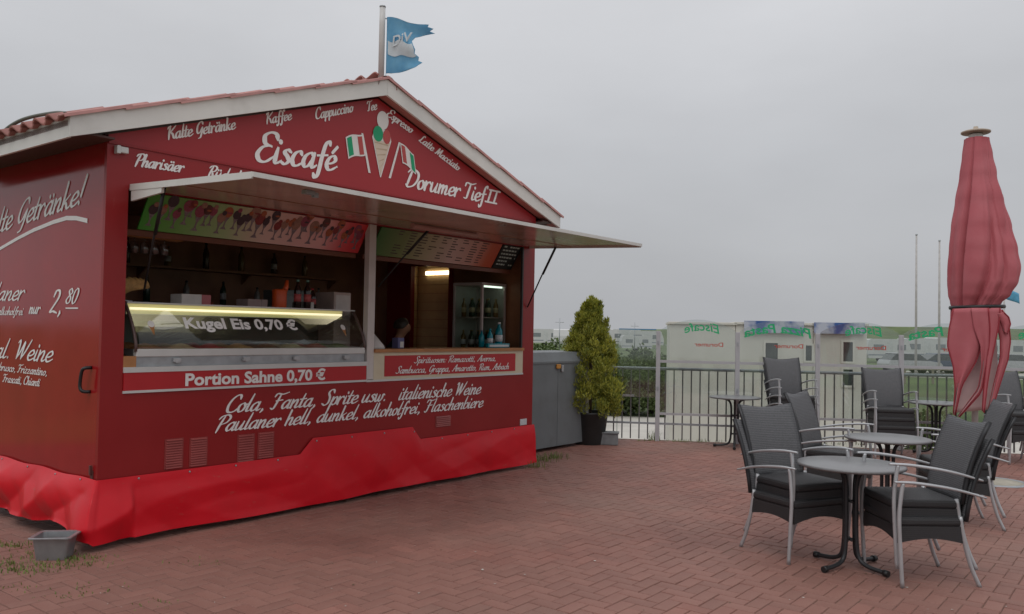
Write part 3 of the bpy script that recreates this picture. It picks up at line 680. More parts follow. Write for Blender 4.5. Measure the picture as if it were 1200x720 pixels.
MB().tube([(2.62, -.55, fz(.55)-.03), (3.55, -.55, fz(.55)-.03)], .028, 10).build('light_tube', mat('tube_cover', (.42, .22, .20), .4), flap)
MB().box(.72, .80, -FE+.15, -FE+.2, fz(FE-.17)-.03, fz(FE-.17)-.004).box(.80, .84, -FE+.16, -FE+.19, fz(FE-.17)-.045, fz(FE-.17)-.01).build('latch', GALV, flap)
for u in (.3, 1.9, 3.5, 5.0): MB().lathe([(.0001, .012), (.012, .008), (.014, 0)], (u, -FE+.03, FZ1+.022), 10).build('bolt', WHITE, flap)
for u, q in ((.215, (.30, -.02, 1.90)), (3.0, (2.70, -.015, 2.05)), (5.15, (5.155, -.012, 1.93))):
    MB().tube([(u, -.42, fz(.42)-.01), ((u*1.0+q[0])/2, -.21-.0, (fz(.42)+q[2])/2), q], .0085, 8).tube([(u, -.42, fz(.42)-.01), (u*.55+q[0]*.45, -.42*.55+q[1]*.45, fz(.42)*.55+q[2]*.45)], .014, 8).build('gas_strut', BLACK, kiosk)
# menu boards slanting inside the top of the opening
SUN = [((.0, .22, .02)), ]
MENU1 = gradmat('menu_print_sundaes', 0, [(0, (0.0465, 0.31, 0.031)), (.13, (0.139, 0.341, 0.0775)), (.33, (0.341, 0.465, 0.232)), (.5, (0.651, 0.465, 0.419)), (.78, (0.713, 0.388, 0.388)), (.9, (0.651, 0.0775, 0.093)), (1, (0.62, 0.0232, 0.031))])
MENU2 = gradmat('menu_print_drinks', 0, [(0, (0.031, 0.155, 0.031)), (.2, (0.155, 0.217, 0.0775)), (.42, (0.403, 0.372, 0.248)), (.6, (0.589, 0.449, 0.419)), (.8, (0.558, 0.31, 0.264)), (.92, (0.496, 0.109, 0.0465)), (1, (0.465, 0.0775, 0.031))])
def slant(u, t, l): return (u, .012+.17*(1-t)-l, 2.385+.268*t+l*.4)        # t: 0 bottom, 1 top
def board(name, u0, u1, mt):
    m = MB()
    A = [slant(u0, 0, 0), slant(u1, 0, 0), slant(u1, 1, 0), slant(u0, 1, 0)]
    B = [(x, y+.015, z+.006) for x, y, z in A]
    m.add(A+B, [(0, 1, 2, 3), (7, 6, 5, 4), (0, 4, 5, 1), (1, 5, 6, 2), (2, 6, 7, 3), (3, 7, 4, 0)])
    return m.build(name, mt, kiosk)
mb1 = board('menu_board', .34, 2.60, MENU1); mb2 = board('menu_board', 2.76, 4.68, MENU2)
CH = mat('chalk_board', (.010, .016, .014), .7); mb3 = board('chalk_board', 4.70, 5.06, CH)
MB().box(.17, 2.58, .19, .215, 2.335, 2.378).box(2.68, 5.06, .19, .215, 2.335, 2.378).build('menu_ledge', mat('ledge_wood', (.15, .045, .02), .5), kiosk)
CHALK = mat('chalk_line', (.40, .50, .47), .8)
m = MB()
for r in range(6):
    u = 4.735
    while u < 5.02:
        d = random.uniform(.015, .05); t = .9-r*.15
        if random.random() < .82: m.add([slant(u, t, .002), slant(min(u+d, 5.03), t, .002), slant(min(u+d, 5.03), t+.06, .002), slant(u, t+.06, .002)], [(0, 1, 2, 3)])
        u += d+.012
stuff(m.build('chalk_marks', CHALK, mb3, fix=False))
INK = mat('menu_ink', (.06, .05, .045), .6)
m = MB()
for c in range(9):
    u0 = 3.02+c*.165
    for r in range(9):
        t = .92-r*.10; ln = random.uniform(.05, .125)
        if random.random() < .12 or (c == 3 and r > 5): continue
        m.add([slant(u0, t, .002), slant(u0+ln, t, .002), slant(u0+ln, t+.035, .002), slant(u0, t+.035, .002)], [(0, 1, 2, 3)])
stuff(m.build('menu_marks', INK, mb2, fix=False))
SC = [mat('sundae_%d' % i, c, .5, .2, 60) for i, c in enumerate([(.22, .03, .03), (.10, .035, .03), (.36, .10, .04), (.30, .16, .12), (.05, .03, .04), (.26, .05, .09)])]
GLS = mat('sundae_glass_print', (.20, .16, .18), .5, .3, 60)
su = random.Random(3)
for k in range(34):
    u = .42+k*.064+su.uniform(-.02, .02); t0 = .12+.34*((k*7) % 3)/2*su.uniform(.5, 1.1); q = su.uniform(.9, 1.45); c1 = su.choice(SC); c2 = su.choice(SC)
    m = MB(); S = lambda a, b: slant(u+a*q, t0+b*q*4, .003)
    lf = .003
    m.add([slant(u+a*q, t0+b*q*3.6, lf) for a, b in ((-.025, 0), (.025, 0), (.006, .02), (.006, .05), (.034, .11), (-.034, .11), (-.006, .05), (-.006, .02))], [range(8)])
    m.mi = 1; m.add([slant(u+.036*q*cos(a), t0+(.115+.036*sin(a))*q*3.6, lf+.001) for a in [2*pi*i/12 for i in range(12)]], [range(12)])
    m.mi = 2; m.add([slant(u+(.012+.02*cos(a))*q, t0+(.15+.018*sin(a))*q*3.6 if t0+(.17)*q*3.6 < .98 else t0+.11*q*3.6+.03*sin(a), lf+.002) for a in [2*pi*i/9 for i in range(9)]], [range(9)])
    m.build('sundae_print', [GLS, c1, c2], mb1, fix=False)
# annex behind the doorway, lined with pale boards
AX = mat('pale_plank', (.42, .30, .15), .6, .15, 4, .1, 30)
an = kiosk
MB().box(KL, 6.02, 1.15, 1.18, ZB, 2.75).box(KL, 6.02, 2.70, 2.73, ZB, 2.75).box(KL+.0, 6.02, 1.18, 2.70, 2.72, 2.75).box(KL, 6.02, 1.18, 2.7, ZB, ZB+.03).box(6.02, 6.05, 1.15, 2.73, ZB, 2.75).build('annex_wall', BROWN, kiosk)
axw = [c for c in kiosk.children if c.name.startswith('annex_wall')][0]
for k in range(17): MB().box(6.0, 6.019, 1.20, 2.68, ZB+.04+k*.127, ZB+.04+k*.127+.121).build('plank', AX, axw)
for k in range(17): MB().box(KL+.02, 5.99, 2.68, 2.699, ZB+.04+k*.127, ZB+.04+k*.127+.121).build('plank', AX, axw)
TUBE = emit('lit_tube', (1, .84, .55), 5)
MB().box(5.97, 5.99, 1.5, 2.50, 2.44, 2.49).build('tube_light', TUBE, axw)

# ================================================================ things in the kiosk
def kthing(name, label, cat, u, v, w, group=None): return thing(name, label, cat, kp(u, v, w), KA, group)
cu, cw = .265, 1.319
case = kthing('ice_cream_display_case', 'glass fronted ice cream display case with lit strip and price lettering', 'display case', cu, 0, cw)
CW = 2.30
MB().box(0, CW, .012, .04, 0, .075).build('front_rail', GALV, case)
MB().box(0, CW, .0, .05, .075, .135, .006).build('front_ledge', PALEM, case)
MB().box(.0, CW, .04, .66, 0, .05).build('base', GALV, case)
MB().box(.0, CW, .63, .66, .05, .50).build('back_panel', mat('case_back', (.055, .06, .05), .4), case)
for k, u in enumerate((.30, .93, 1.45, 2.03)): MB().box(u, u+.06, -.018, .012, .03, .062, .004).box(u+.015, u+.045, -.022, -.012, .025, .05, .003).build('latch', STEEL, case)
def gy(z): t = max(0, (z-.135)/.345); return .01+.19*t**1.5
MB().sheet(lambda i, j: (i*CW, gy(.135+.345*j), .135+.345*j), 1, 8, .006, (0, 1, 0)).build('curved_glass', CASEG, case, fix=False)
for x in (-.008, CW-.01): MB().tube([(x+.008, gy(.1+.38*j/6), .115+.38*j/6) for j in range(7)], .013, 8).build('end_strut', mat('strut_dark', (.10, .06, .055), .4), case)
MB().box(.0, CW, .16, .64, .486, .498).build('top_shelf', PALEM, case)
MB().box(.01, CW-.14, .186, .190, .405, .484).build('lamp_cover', emit('lamp_cover_lit', (.62, .57, .26), .30), case); MB().box(.005, CW-.135, .191, .235, .40, .485).build('lamp_shield', GALV, case)  # opaque box added behind the lamp to keep its light off the case back
m = MB(); m.tube([(.03, .176, .445), (CW-.16, .176, .445)], .011, 10); m.build('lamp_tube', emit('lamp_tube_lit', (1, .90, .58), .95), case)
ICE = [(.30, .14, .06), (.42, .30, .20), (.35, .03, .04), (.38, .20, .08), (.16, .07, .04), (.46, .40, .28), (.36, .10, .07), (.20, .28, .12)]
for r in range(2):
    for k in range(8):
        x = .06+k*.275; y = .07+r*.28
        t_ = MB().box(x, x+.255, y, y+.26, .055, .13).build('tub', STEEL, case)
        MB().grid(lambda i, j: (x+.012+.231*i, y+.012+.236*j, .13+.045*sin(pi*i)*sin(pi*j)+.012*noise.noise((x+i*4, y+j*4, k))), 8, 8).build('ice_cream', mat('ice_%d' % k, ICE[k], .6, .15, 20, .3, 40), t_)
sans('lettering', 'Kugel Eis 0,70 €', (.44, .300), 1.11, .088, mat('glass_letter_white', (.88, .88, .87), .5, .02), case, lambda x, z, l: (x, gy(z)-l, z), bold=.034, lift=.004)
for x in (.13, 2.06):
    for nm, poly, mt, l in (('cone_print', [(x, .315), (x+.05, .315), (x+.03, .24)], WOOD, .004), ('cone_print', [(x+.025+.028*cos(a), .328+.026*sin(a)) for a in [2*pi*i/12 for i in range(12)]], WHITEP, .005)):
        q = MB(); q.add([(a, gy(b)-l, b) for a, b in poly], [range(len(poly))]); q.build(nm, mt, case, fix=False)
ST = .499+cw
def carton(name, label, u, v, w, sx, sy, sz, cols, cat='box'):
    t = kthing(name, label, cat, u, v, w)
    MB().box(0, sx*.68, 0, sy, 0, sz, .004).build('carton_side', cols[0], t); MB().box(sx*.68+.001, sx, 0, sy, 0, sz, .004).build('carton_end', cols[1], t)
    return t
PINK = mat('pink_card', (.42, .13, .14), .6); CARD = mat('white_card', (.58, .55, .53), .6); GREY = mat('grey_card', (.30, .22, .21), .6)
carton('carton', 'low white and pink carton lying on the display case', .80, .3, ST, .27, .18, .085, (CARD, PINK))
carton('carton', 'low dusky pink carton on the display case beside the orange jug', 1.47, .35, ST, .21, .18, .07, (GREY, GREY))
carton('carton', 'small pale carton beside the dark bottles on the display case', 2.06, .35, ST, .15, .14, .065, (mat('grey_green_card', (.20, .22, .20), .6), CARD))
def bottle(name, label, u, v, w, h, r, body, cap, lab=None, group=None):
    t = kthing(name, label, 'bottle', u, v, w, group)
    MB().lathe([(r*.9, 0), (r, .02*h), (r, .60*h), (r*.85, .70*h), (r*.42, .82*h), (r*.36, .93*h)], n=16).build('bottle_body', body, t)
    MB().lathe([(r*.42, .93*h), (r*.42, h), (r*.3, h+.002)], n=12).build('cap', cap, t)
    if lab: MB().lathe([(r*1.02, .24*h), (r*1.02, .50*h)], n=16).build('paper_label', lab, t)
    return t
ORG = mat('orange_plastic', (.55, .075, .012), .4); COLA = mat('cola_dark', (.02, .008, .006), .15); REDC = mat('red_cap', (.45, .03, .03), .4)
TEAL = mat('teal_glass', (.0, .19, .24), .15); LAB = mat('label_white', (.5, .52, .53), .6); LABR = mat('label_red', (.42, .08, .08), .6)
t = kthing('jug', 'bright orange plastic jug with a spout on the display case', 'jug', 1.80, .34, ST)
MB().lathe([(.062, 0), (.066, .01), (.066, .16), (.060, .17)], n=20).build('jug_body', ORG, t); MB().tube([(.05, 0, .15), (.075, .0, .2), (.08, 0, .26)], [.03, .022, .016], 10).build('spout', ORG, t)
bottle('bottle', 'dark cola bottle with red label next to the orange jug', 1.99, .32, ST, .27, .034, COLA, mat('green_cap', (.12, .25, .2), .4), LABR)
bottle('bottle', 'dark cola bottle with red label, farther from the orange jug', 2.09, .30, ST, .27, .034, COLA, mat('green_cap', (.12, .25, .2), .4), LABR)
bottle('bottle', 'short dark round bottle with a red cap on the display case', 2.24, .42, ST, .20, .04, COLA, REDC, LABR)
# wafers in a rack
t = kthing('wafer_rack', 'rack of golden ice cream wafers at the corner post', 'wafers', .30, .30, ST)
WAF = mat('golden_wafer', (.42, .25, .09), .6, .2, 30, .3, 90)
MB().lathe([(.07, 0), (.07, .01), (.012, .015), (.012, .05)], n=16).build('stand', STEEL, t)
for k in range(5):
    m = MB().lathe([(.008, 0), (.042, .14), (.038, .14), (.004, .01)], n=14); M = Matrix.Translation((.02*k-.02, 0, .045+.012*k)) @ Matrix.Rotation(.35+.2*k, 4, 'Y')
    m.v = [tuple(M @ Vector(p)) for p in m.v]; m.build('wafer_cone', WAF, t)
# tall pale dispenser by the mullion
t = kthing('cream_dispenser', 'upright pale pink cream dispenser beside the grey mullion', 'dispenser', 2.50, .40, 1.0)
MB().box(0, .22, 0, .3, 0, 1.0, .01).build('housing', mat('dispenser_pink', (.46, .36, .33), .45), t); MB().box(.02, .2, -.004, 0, .72, .97).build('front_panel', CARD, t); MB().tube([(.11, -.01, .66), (.11, -.06, .65), (.11, -.06, .58)], .015, 8).build('nozzle', STEEL, t)
MB().box(.0, .22, .0, .3, -.44, -.001).build('pedestal', BROWN2, t)
# back shelves with glasses and bottles
for (u0, u1, w_) in ((.3, 4.2, 2.25), (.3, 4.2, 1.85)):
    sh = kthing('wall_shelf', 'long dark wooden shelf high on the back wall' if w_ > 2 else 'long dark wooden shelf lower on the back wall', 'shelf', u0, KD-.27, w_)
    MB().box(0, u1-u0, 0, .22, 0, .025).build('board', BROWN2, sh)
    for k in range(4): MB().prism([(.22, 0), (.22, -.12), (.04, 0)], k*(u1-u0-.02)/3, k*(u1-u0-.02)/3+.02, 'x').build('bracket', BROWN, sh)
rr = random.Random(5)
GLB = [mat('shelf_bottle_%d' % i, c, .2) for i, c in enumerate([(.05, .03, .015), (.02, .05, .03), (.16, .10, .03), (.25, .24, .22)])]
for k in range(16):
    bottle('bottle', 'dim %s bottle on the %s back wall shelf%s' % (['brown', 'green', 'amber', 'pale'][k % 4], 'lower' if k % 2 else 'upper', ' with paper label' if k % 3 == 0 else ''), .5+k*.23, KD-.16, 1.876 if k % 2 else 2.276, rr.uniform(.22, .3), .035, GLB[k % 4], BLACK, LAB if k % 3 == 0 else None, 'bottles on the back wall shelves')
GLS2 = glass('tumbler_glass', (.85, .86, .87), .12)
for k in range(6):
    t = kthing('drinking_glass', 'upturned drinking glass hanging under the rail by the corner post', 'glass', .22+k*.085, .32, 2.21, 'glasses hung by the corner post')
    MB().lathe([(.03, .09), (.036, 0), (.034, 0), (.027, .088)], n=14).build('bowl', GLS2, t); MB().tube([(0, 0, .09), (0, 0, .125)], .005, 6).build('stem', GLS2, t)
t = kthing('glass_rail', 'wooden rail holding upturned glasses inside the opening', 'rail', .165, .28, 2.335); MB().box(0, .62, 0, .10, 0, .02).build('rail_board', WOOD, t)
# coffee machine and tower in the back
t = kthing('coffee_machine', 'dark coffee machine with steel front on the rear counter', 'coffee machine', .75, 1.75, 1.45)
MB().box(0, .7, 0, .5, 0, .42, .015).build('machine_body', BLACK, t); MB().box(.03, .67, -.01, .0, .26, .40).build('front_panel', STEEL, t)
for k in range(3): MB().tube([(.15+.2*k, -.01, .22), (.15+.2*k, -.09, .21)], .014, 8).build('group_handle', BLACK, t)
t = kthing('rear_counter', 'dark brown cupboard counter along the back wall', 'counter', .3, 1.70, .52); MB().box(0, 3.4, 0, .6, 0, .90).build('cupboard', BROWN, t); MB().box(-.01, 3.41, -.02, .6, .90, .928).build('counter_top', BROWN2, t)
t = kthing('drinks_cabinet', 'tall grey cabinet standing by the rear counter', 'cabinet', 2.55, 1.30, .52); MB().box(0, .42, 0, .35, 0, 1.52, .01).build('cabinet_body', mat('cabinet_grey', (.16, .17, .17), .4), t); MB().box(.02, .4, -.012, 0, .1, 1.46, .004).build('door', mat('cabinet_door', (.20, .21, .21), .35), t)
rc = random.Random(21); CUP = [mat('cup_%d' % i, c, .5) for i, c in enumerate([(.5, .48, .45), (.45, .10, .06), (.42, .30, .12), (.10, .22, .24)])]
for k in range(9):
    c_ = k % 4; t = kthing('cup_stack', '%s stack of paper cups on the rear counter' % ['white', 'red', 'ochre', 'teal'][c_], 'cups', 1.55+k*.105+(.5 if k > 5 else 0), 1.80+.12*(k % 2), 1.449, 'stacks of paper cups on the rear counter')
    h_ = rc.uniform(.18, .42); MB().lathe([(.028, 0), (.038, .08), (.041, .082)]+[q for i in range(int(h_/.03)) for q in ((.037, .083+i*.03), (.041, .11+i*.03))], n=16).build('cups', CUP[c_], t)
# glass fridge in the corner
fr_ = kthing('glass_fridge', 'upright drinks fridge with glass sides and pale frame behind the serving counter', 'fridge', 4.74, .36, .521)
FW, FD, FH = .46, .47, 1.70
FRM = mat('fridge_frame', (.42, .37, .35), .4)
for x in (0, FW-.028):
    for y in (0, FD-.028): MB().box(x, x+.028, y, y+.028, .12, FH-.035).build('corner_post', FRM, fr_)
MB().box(-.004, FW+.004, -.004, FD+.004, FH-.035, FH, .004).box(-.004, FW+.004, -.004, FD+.004, 0, .12, .004).build('casing', FRM, fr_)
MB().box(.03, FW-.03, .008, .012, .12, FH-.036).build('front_pane', CASEG, fr_); MB().box(.008, .012, .03, FD-.03, .12, FH-.036).build('side_pane', CASEG, fr_)
MB().box(FW-.012, FW-.008, .03, FD-.03, .12, FH-.036).build('inner_panel', mat('fridge_inner', (.36, .38, .35), .4), fr_)
MB().box(.03, FW-.03, FD-.012, FD-.008, .12, FH-.036).build('inner_panel', MATS['fridge_inner'], fr_)
MB().box(.05, FW-.05, .02, .05, FH-.055, FH-.037).build('fridge_lamp', emit('fridge_lamp_lit', (.85, 1, .88), 1.6), fr_)
for z in (.5, .88, 1.27): MB().box(.02, FW-.02, .02, FD-.02, z, z+.012).build('shelf', FRM, fr_)
for z in (.892, 1.282):
    for k in range(3):
        for j in range(3):
            bottle('bottle', '%s beer bottle on the %s shelf inside the glass fridge' % (['brown', 'green', 'amber'][(k+j) % 3], 'lower' if z < 1 else 'upper'), 4.74+.08+k*.14, .36+.08+j*.14, .521+z, .23, .03, GLB[(k+j) % 3], mat('gold_cap', (.3, .22, .08), .4), LAB if z < 1 else mat('label_cream', (.4, .36, .22), .6), 'beer bottles in the glass fridge')
# bottles and boxes on the serving counter
bottle('bottle', 'teal bottle standing against the tall white-labelled bottle', 4.66, .16, 1.439, .22, .036, TEAL, TEAL, LAB)
bottle('bottle', 'teal bottle without a paper label on the serving counter', 4.60, .24, 1.439, .20, .036, TEAL, mat('blue_cap', (.05, .12, .2), .4))
bottle('bottle', 'tallest teal bottle with a large white label on the counter', 4.80, .14, 1.439, .30, .045, TEAL, LAB, LAB)
t = kthing('teal_carrier', 'low teal drinks carrier beneath the bottles on the counter', 'carrier', 4.50, .05, 1.439); MB().box(0, .40, 0, .05, 0, .05, .006).build('carrier_body', TEAL, t); MB().box(.02, .38, -.003, 0, .012, .036).build('print', LAB, t)
t = kthing('napkin_box', 'small blue and white box on the serving counter', 'box', 3.12, .12, 1.439); MB().box(0, .09, 0, .09, 0, .11, .004).build('carton_side', mat('blue_card', (.10, .10, .22), .6), t); MB().box(.03, .08, -.003, 0, .01, .07).build('print', CARD, t)
t = kthing('paper_stack', 'white paper cone pile leaning beside the grey mullion', 'paper', 2.80, .16, 1.439)
MB().lathe([(.13, 0), (.12, .03), (.06, .10), (.012, .155), (.0001, .157)], n=18).build('paper_cone', CARD, t)
t = kthing('green_basin', 'pale green basin behind the blue and white box', 'basin', 3.55, .62, 1.30); MB().lathe([(.05, 0), (.09, .01), (.13, .12), (.125, .12), (.08, .02)], n=20).build('bowl', mat('pale_green_plastic', (.26, .42, .27), .5), t); MB().lathe([(.10, -.74), (.10, -.02), (.12, -.001)], n=16).build('pedestal', BROWN2, t)
# jacket hanging in the annex
t = kthing('hanging_jacket', 'dark jacket hanging on the pale planks beyond the doorway', 'jacket', 5.93, 1.62, 1.35)
MB().sheet(lambda i, j: (.02-.05*sin(pi*i)*(.5+.5*sin(8*i+3*j)), (i-.5)*(.5-.25*j**3), .9*j), 14, 10, .05, (1, 0, 0)).build('cloth', mat('dark_cloth', (.02, .022, .025), .9), t)
# ---- person sitting behind the counter, bent over her work
SKIN = mat('skin', (.40, .19, .11), .5, .06, 12); CLOTH = mat('black_sweater', (.014, .014, .016), .85); HAIR = mat('brown_hair', (.045, .032, .022), .55, .3, 40)
per = kthing('person', 'person in dark clothes bent forward behind the serving counter', 'person', 4.14, 1.45, .521)
per.rotation_euler = (0, 0, KA-.75)
J = {'pel': ((0, 0, .50), .13), 'sp': ((.05, 0, .67), .125), 'ch': ((.13, 0, .85), .135), 'nk': ((.20, 0, .985), .055), 'hb': ((.235, 0, 1.07), .062), 'hc': ((.26, 0, 1.14), .088), 'ht': ((.262, 0, 1.205), .07),
     'no': ((.352, 0, 1.115), .016)}
E_ = [('pel', 'sp'), ('sp', 'ch'), ('ch', 'nk'), ('nk', 'hb'), ('hb', 'hc'), ('hc', 'ht'), ('hc', 'no')]
for s, q in ((-1, 'r'), (1, 'l')):
    J.update({'s'+q: ((.15, s*.17, .91), .062), 'e'+q: ((.23, s*.23, .67), .045), 'w'+q: ((.44, s*.15, .60), .03), 'p'+q: ((.51, s*.14, .60), .034),
              'h'+q: ((0.02, s*.09, .49), .095), 'k'+q: ((.43, s*.11, .48), .065), 'a'+q: ((.42, s*.11, .09), .042), 't'+q: ((.56, s*.11, .04), .035), 'ea'+q: ((.245, s*.086, 1.13), .014)})
    E_ += [('ch', 's'+q), ('s'+q, 'e'+q), ('e'+q, 'w'+q), ('w'+q, 'p'+q), ('pel', 'h'+q), ('h'+q, 'k'+q), ('k'+q, 'a'+q), ('a'+q, 't'+q), ('hc', 'ea'+q)]
    for f in range(5):
        ln = (.05, .075, .082, .075, .06)[f]; oy = (f-2)*.017 if f else -s*.04
        a, b = 'f%d%s' % (f, q), 'g%d%s' % (f, q)
        J[a] = ((.535+ln*.45 if f else .50, s*.14+oy*(1 if f else 1), .595), .0085); J[b] = ((.535+ln*.85 if f else .545, s*.14+oy*1.05, .57), .007)
        E_ += [('p'+q, a), (a, b)]
keys = list(J); me = D.meshes.new('body'); me.from_pydata([J[k][0] for k in keys], [(keys.index(a), keys.index(b)) for a, b in E_], [])
tmp = D.objects.new('tmp', me); COL.objects.link(tmp)
tmp.modifiers.new('skin', 'SKIN'); sub = tmp.modifiers.new('sub', 'SUBSURF'); sub.levels = 2; sub.render_levels = 2
for i, k in enumerate(keys):
    sv = me.skin_vertices[0].data[i]; sv.radius = (J[k][1], J[k][1]); sv.use_root = (k == 'pel')
dg = bpy.context.evaluated_depsgraph_get(); bme = D.meshes.new_from_object(tmp.evaluated_get(dg)); D.objects.remove(tmp)
bme.materials.clear(); bme.materials.append(CLOTH); bme.materials.append(SKIN)
for p in bme.polygons:
    c = p.center; p.use_smooth = True; p.material_index = 1 if (c.z > .995 or (c.x > .44 and .53 < c.z < .66)) else 0
link('body', bme, per)
def hair(i, j):
    a = 2*pi*i; b = pi*j*.62; r = .1+.006*noise.noise((cos(a)*6, sin(a)*6, j*9)); fwd = max(0, cos(a))
    return (.245+r*1.08*sin(b)*cos(a)*(1-.28*fwd), r*.92*sin(b)*sin(a), 1.145+.012*1+.10*cos(b)*(1.0)+(.05*fwd*max(0, -cos(b))+.03*fwd*j))
MB().grid(hair, 24, 14, wrap=True).build('hair', HAIR, per)
for s in (-1, 1): MB().lathe([(.0001, -.008), (.008, 0), (.0001, .008)], (.333, s*.033, 1.145), 8).build('eye', BLACK, per)
MB().box(.335, .341, -.02, .02, 1.083, 1.09, .002).build('mouth', mat('lip', (.25, .07, .06), .5), per)
t = kthing('stool', 'dark stool under the person behind the counter', 'stool', 4.14, 1.45, .521)
MB().lathe([(.15, .34), (.16, .35), (.16, .368), (.15, .375)], n=20).build('seat', BLACK, t)
for a in range(4): MB().tube([(.11*cos(a*pi/2+.8), .11*sin(a*pi/2+.8), .34), (.17*cos(a*pi/2+.8), .17*sin(a*pi/2+.8), 0)], .014, 8).build('leg', DARKM, t)

# ================================================================ flag on the ridge
FLAGY = kp(KL/2, .35)
pole = kthing('flag_pole', 'white pole standing on the ridge of the kiosk roof', 'pole', KL/2-.03, -.075, 4.0)
MB().tube([(0, 0, .0), (.0, 0, .62), (.0, 0, .80)], [.029, .029, .028], 16).build('shaft', mat('weathered_white', (.55, .54, .53), .5, .08, 8), pole)
MB().lathe([(.031, .80), (.031, .812), (.0001, .818)], n=16).build('cap', GALV, pole)
MB().tube([(.03, 0, .70), (.05, -.01, .70)], .006, 6).build('hook', GALV, pole)
def blue_flag():
    m = D.materials.new('blue_flag_cloth'); m.use_nodes = True; t = m.node_tree; b = t.nodes['Principled BSDF']; n = t.nodes.new; l = t.links.new
    nz = n('ShaderNodeTexNoise'); nz.inputs['Scale'].default_value = 9; co = n('ShaderNodeTexCoord'); l(co.outputs['Object'], nz.inputs['Vector'])
    mx = n('ShaderNodeMix'); mx.data_type = 'RGBA'; mx.inputs[6].default_value = (.10, .36, .60, 1); mx.inputs[7].default_value = (.30, .58, .74, 1); l(nz.outputs['Fac'], mx.inputs[0]); l(mx.outputs[2], b.inputs['Base Color'])
    b.inputs['Roughness'].default_value = .8
    tl = n('ShaderNodeBsdfTranslucent'); l(mx.outputs[2], tl.inputs[0]); ms = n('ShaderNodeMixShader'); ms.inputs[0].default_value = .4
    l(b.outputs[0], ms.inputs[1]); l(tl.outputs[0], ms.inputs[2]); l(ms.outputs[0], t.nodes['Material Output'].inputs[0]); return m
BF = blue_flag()
fl = thing('torn_flag', 'torn light blue flag with a white stripe flying from the roof pole', 'flag', kp(KL/2-.03, -.075, 4.0)+Vector((.045, 0, 0)))
# cloth laid out row by row: (z, right end); flies to the right and sags
ROWS = [(.69, .06), (.685, .30), (.665, .41), (.64, .40), (.62, .46), (.595, .42), (.575, .475), (.555, .36), (.53, .28), (.48, .255), (.43, .27), (.38, .29), (.34, .285), (.30, .325), (.26, .32), (.235, .36), (.21, .33), (.185, .30), (.165, .17), (.13, .05)]
def fpos(i, j):
    k = j*(len(ROWS)-1); a = min(int(k), len(ROWS)-2); t = k-a
    z = ROWS[a][0]*(1-t)+ROWS[a+1][0]*t; r = ROWS[a][1]*(1-t)+ROWS[a+1][1]*t
    x = r*i; top = 1-j
    return (x, .06*sin(x*13+z*5)*min(1, x*5)+.02*sin(z*22+x*7)*min(1, x*4), z-.10*x*top*1.1+.018*sin(x*17+1)-(.02*(1-top) if i < .05 else 0)+.06*x*(1-top))
ff = MB().sheet(fpos, 26, 57, .002, (0, 1, 0)).build('cloth', BF, fl, fix=False)
def onflag(i0, i1, j0, j1, n, m_, lf):
    q = MB(); q.grid(lambda a, b: tuple(Vector(fpos(i0+(i1-i0)*a, j0+(j1-j0)*b+.02*sin(9*a)))+Vector((0, lf, 0))), n, 4); return q.build('stripe', m_, fl, fix=False)
FWH = mat('faded_white_cloth', (.56, .62, .66), .8)
onflag(.05, .97, .50, .66, 12, FWH, -.004)
sans('lettering', 'DiV', (.06, .40), .20, .10, FWH, fl, lambda x, z, l: (x, .06*sin(x*13+z*5)*min(1, x*5)+.02*sin(z*22+x*7)*min(1, x*4)-.01-l, z+.18*x), bold=.02, slant=.1)

# ================================================================ tables and chairs
def make_chair():
    root = link('garden_armchair', None)
    for s in (-1, 1):
        MB().tube([(s*.272, -.235, 0), (s*.274, -.25, .22), (s*.270, -.258, .45), (s*.268, -.245, .60), (s*.268, -.232, .684)], .0135, 10, sub=4).build('leg', STEEL, root)
        MB().tube([(s*.235, .175, .46), (s*.238, .20, .30), (s*.244, .245, .13), (s*.252, .30, 0)], .0135, 10, sub=4).build('leg', STEEL, root)
        MB().tube([(s*.266, -.290, .690), (s*.276, -.16, .686), (s*.277, .03, .662), (s*.270, .18, .632), (s*.262, .335, .590)], [.010, .0155, .0155, .0145, .010], 10, ry=.7, sub=5).build('armrest', STEEL, root)
    MB().box(-.245, .245, -.262, .205, .395, .452, .018).build('seat', WEAVD, root)
    m = MB()
    def arch(n, a, b, lo, hi): return [(a+(b-a)*k/n, lo+(hi-lo)*sin(pi*k/n)) for k in range(n+1)]
    m.prism(arch(10, -.243, .243, .285, .325)+[(.243, .396), (-.243, .396)], -.258, -.244, 'y'); m.prism(arch(10, -.235, .235, .285, .32)+[(.235, .396), (-.235, .396)], .186, .2, 'y')
    for x in (-.2445, .2305): m.prism(arch(8, -.243, .185, .285, .315)+[(.185, .396), (-.243, .396)], x, x+.014, 'x')
    m.build('apron', WEAVD, root)
    def back(i, j):
        s = 2*i-1; t = j
        return (s*(.232+.022*t), .205+.055*t+.115*t*t+.022*(1-s*s)-.01, .43+.56*t-.034*t**3*(1-s*s)-.010*(abs(s)**8)*t)
    bk = MB().sheet(back, 12, 12, .024, (0, .96, -.26)).build('backrest', WEAVE, root, fix=True)
    for s in (-1, 1): MB().tube([Vector(back((s+1)/2, t/6))+Vector((s*.008, .016, 0)) for t in range(7)], .015, 8).build('back_frame', DARKM, root)
    return root
proto_chair = make_chair(); used = [False]
def place_chair(x, y, z, th, label, group):
    o = proto_chair if not used[0] else copy_tree(proto_chair); used[0] = True
    o.location = (x, y, z); o.rotation_euler = (0, 0, radians(th)); return tag(o, label, 'chair', group)
DZ = .112
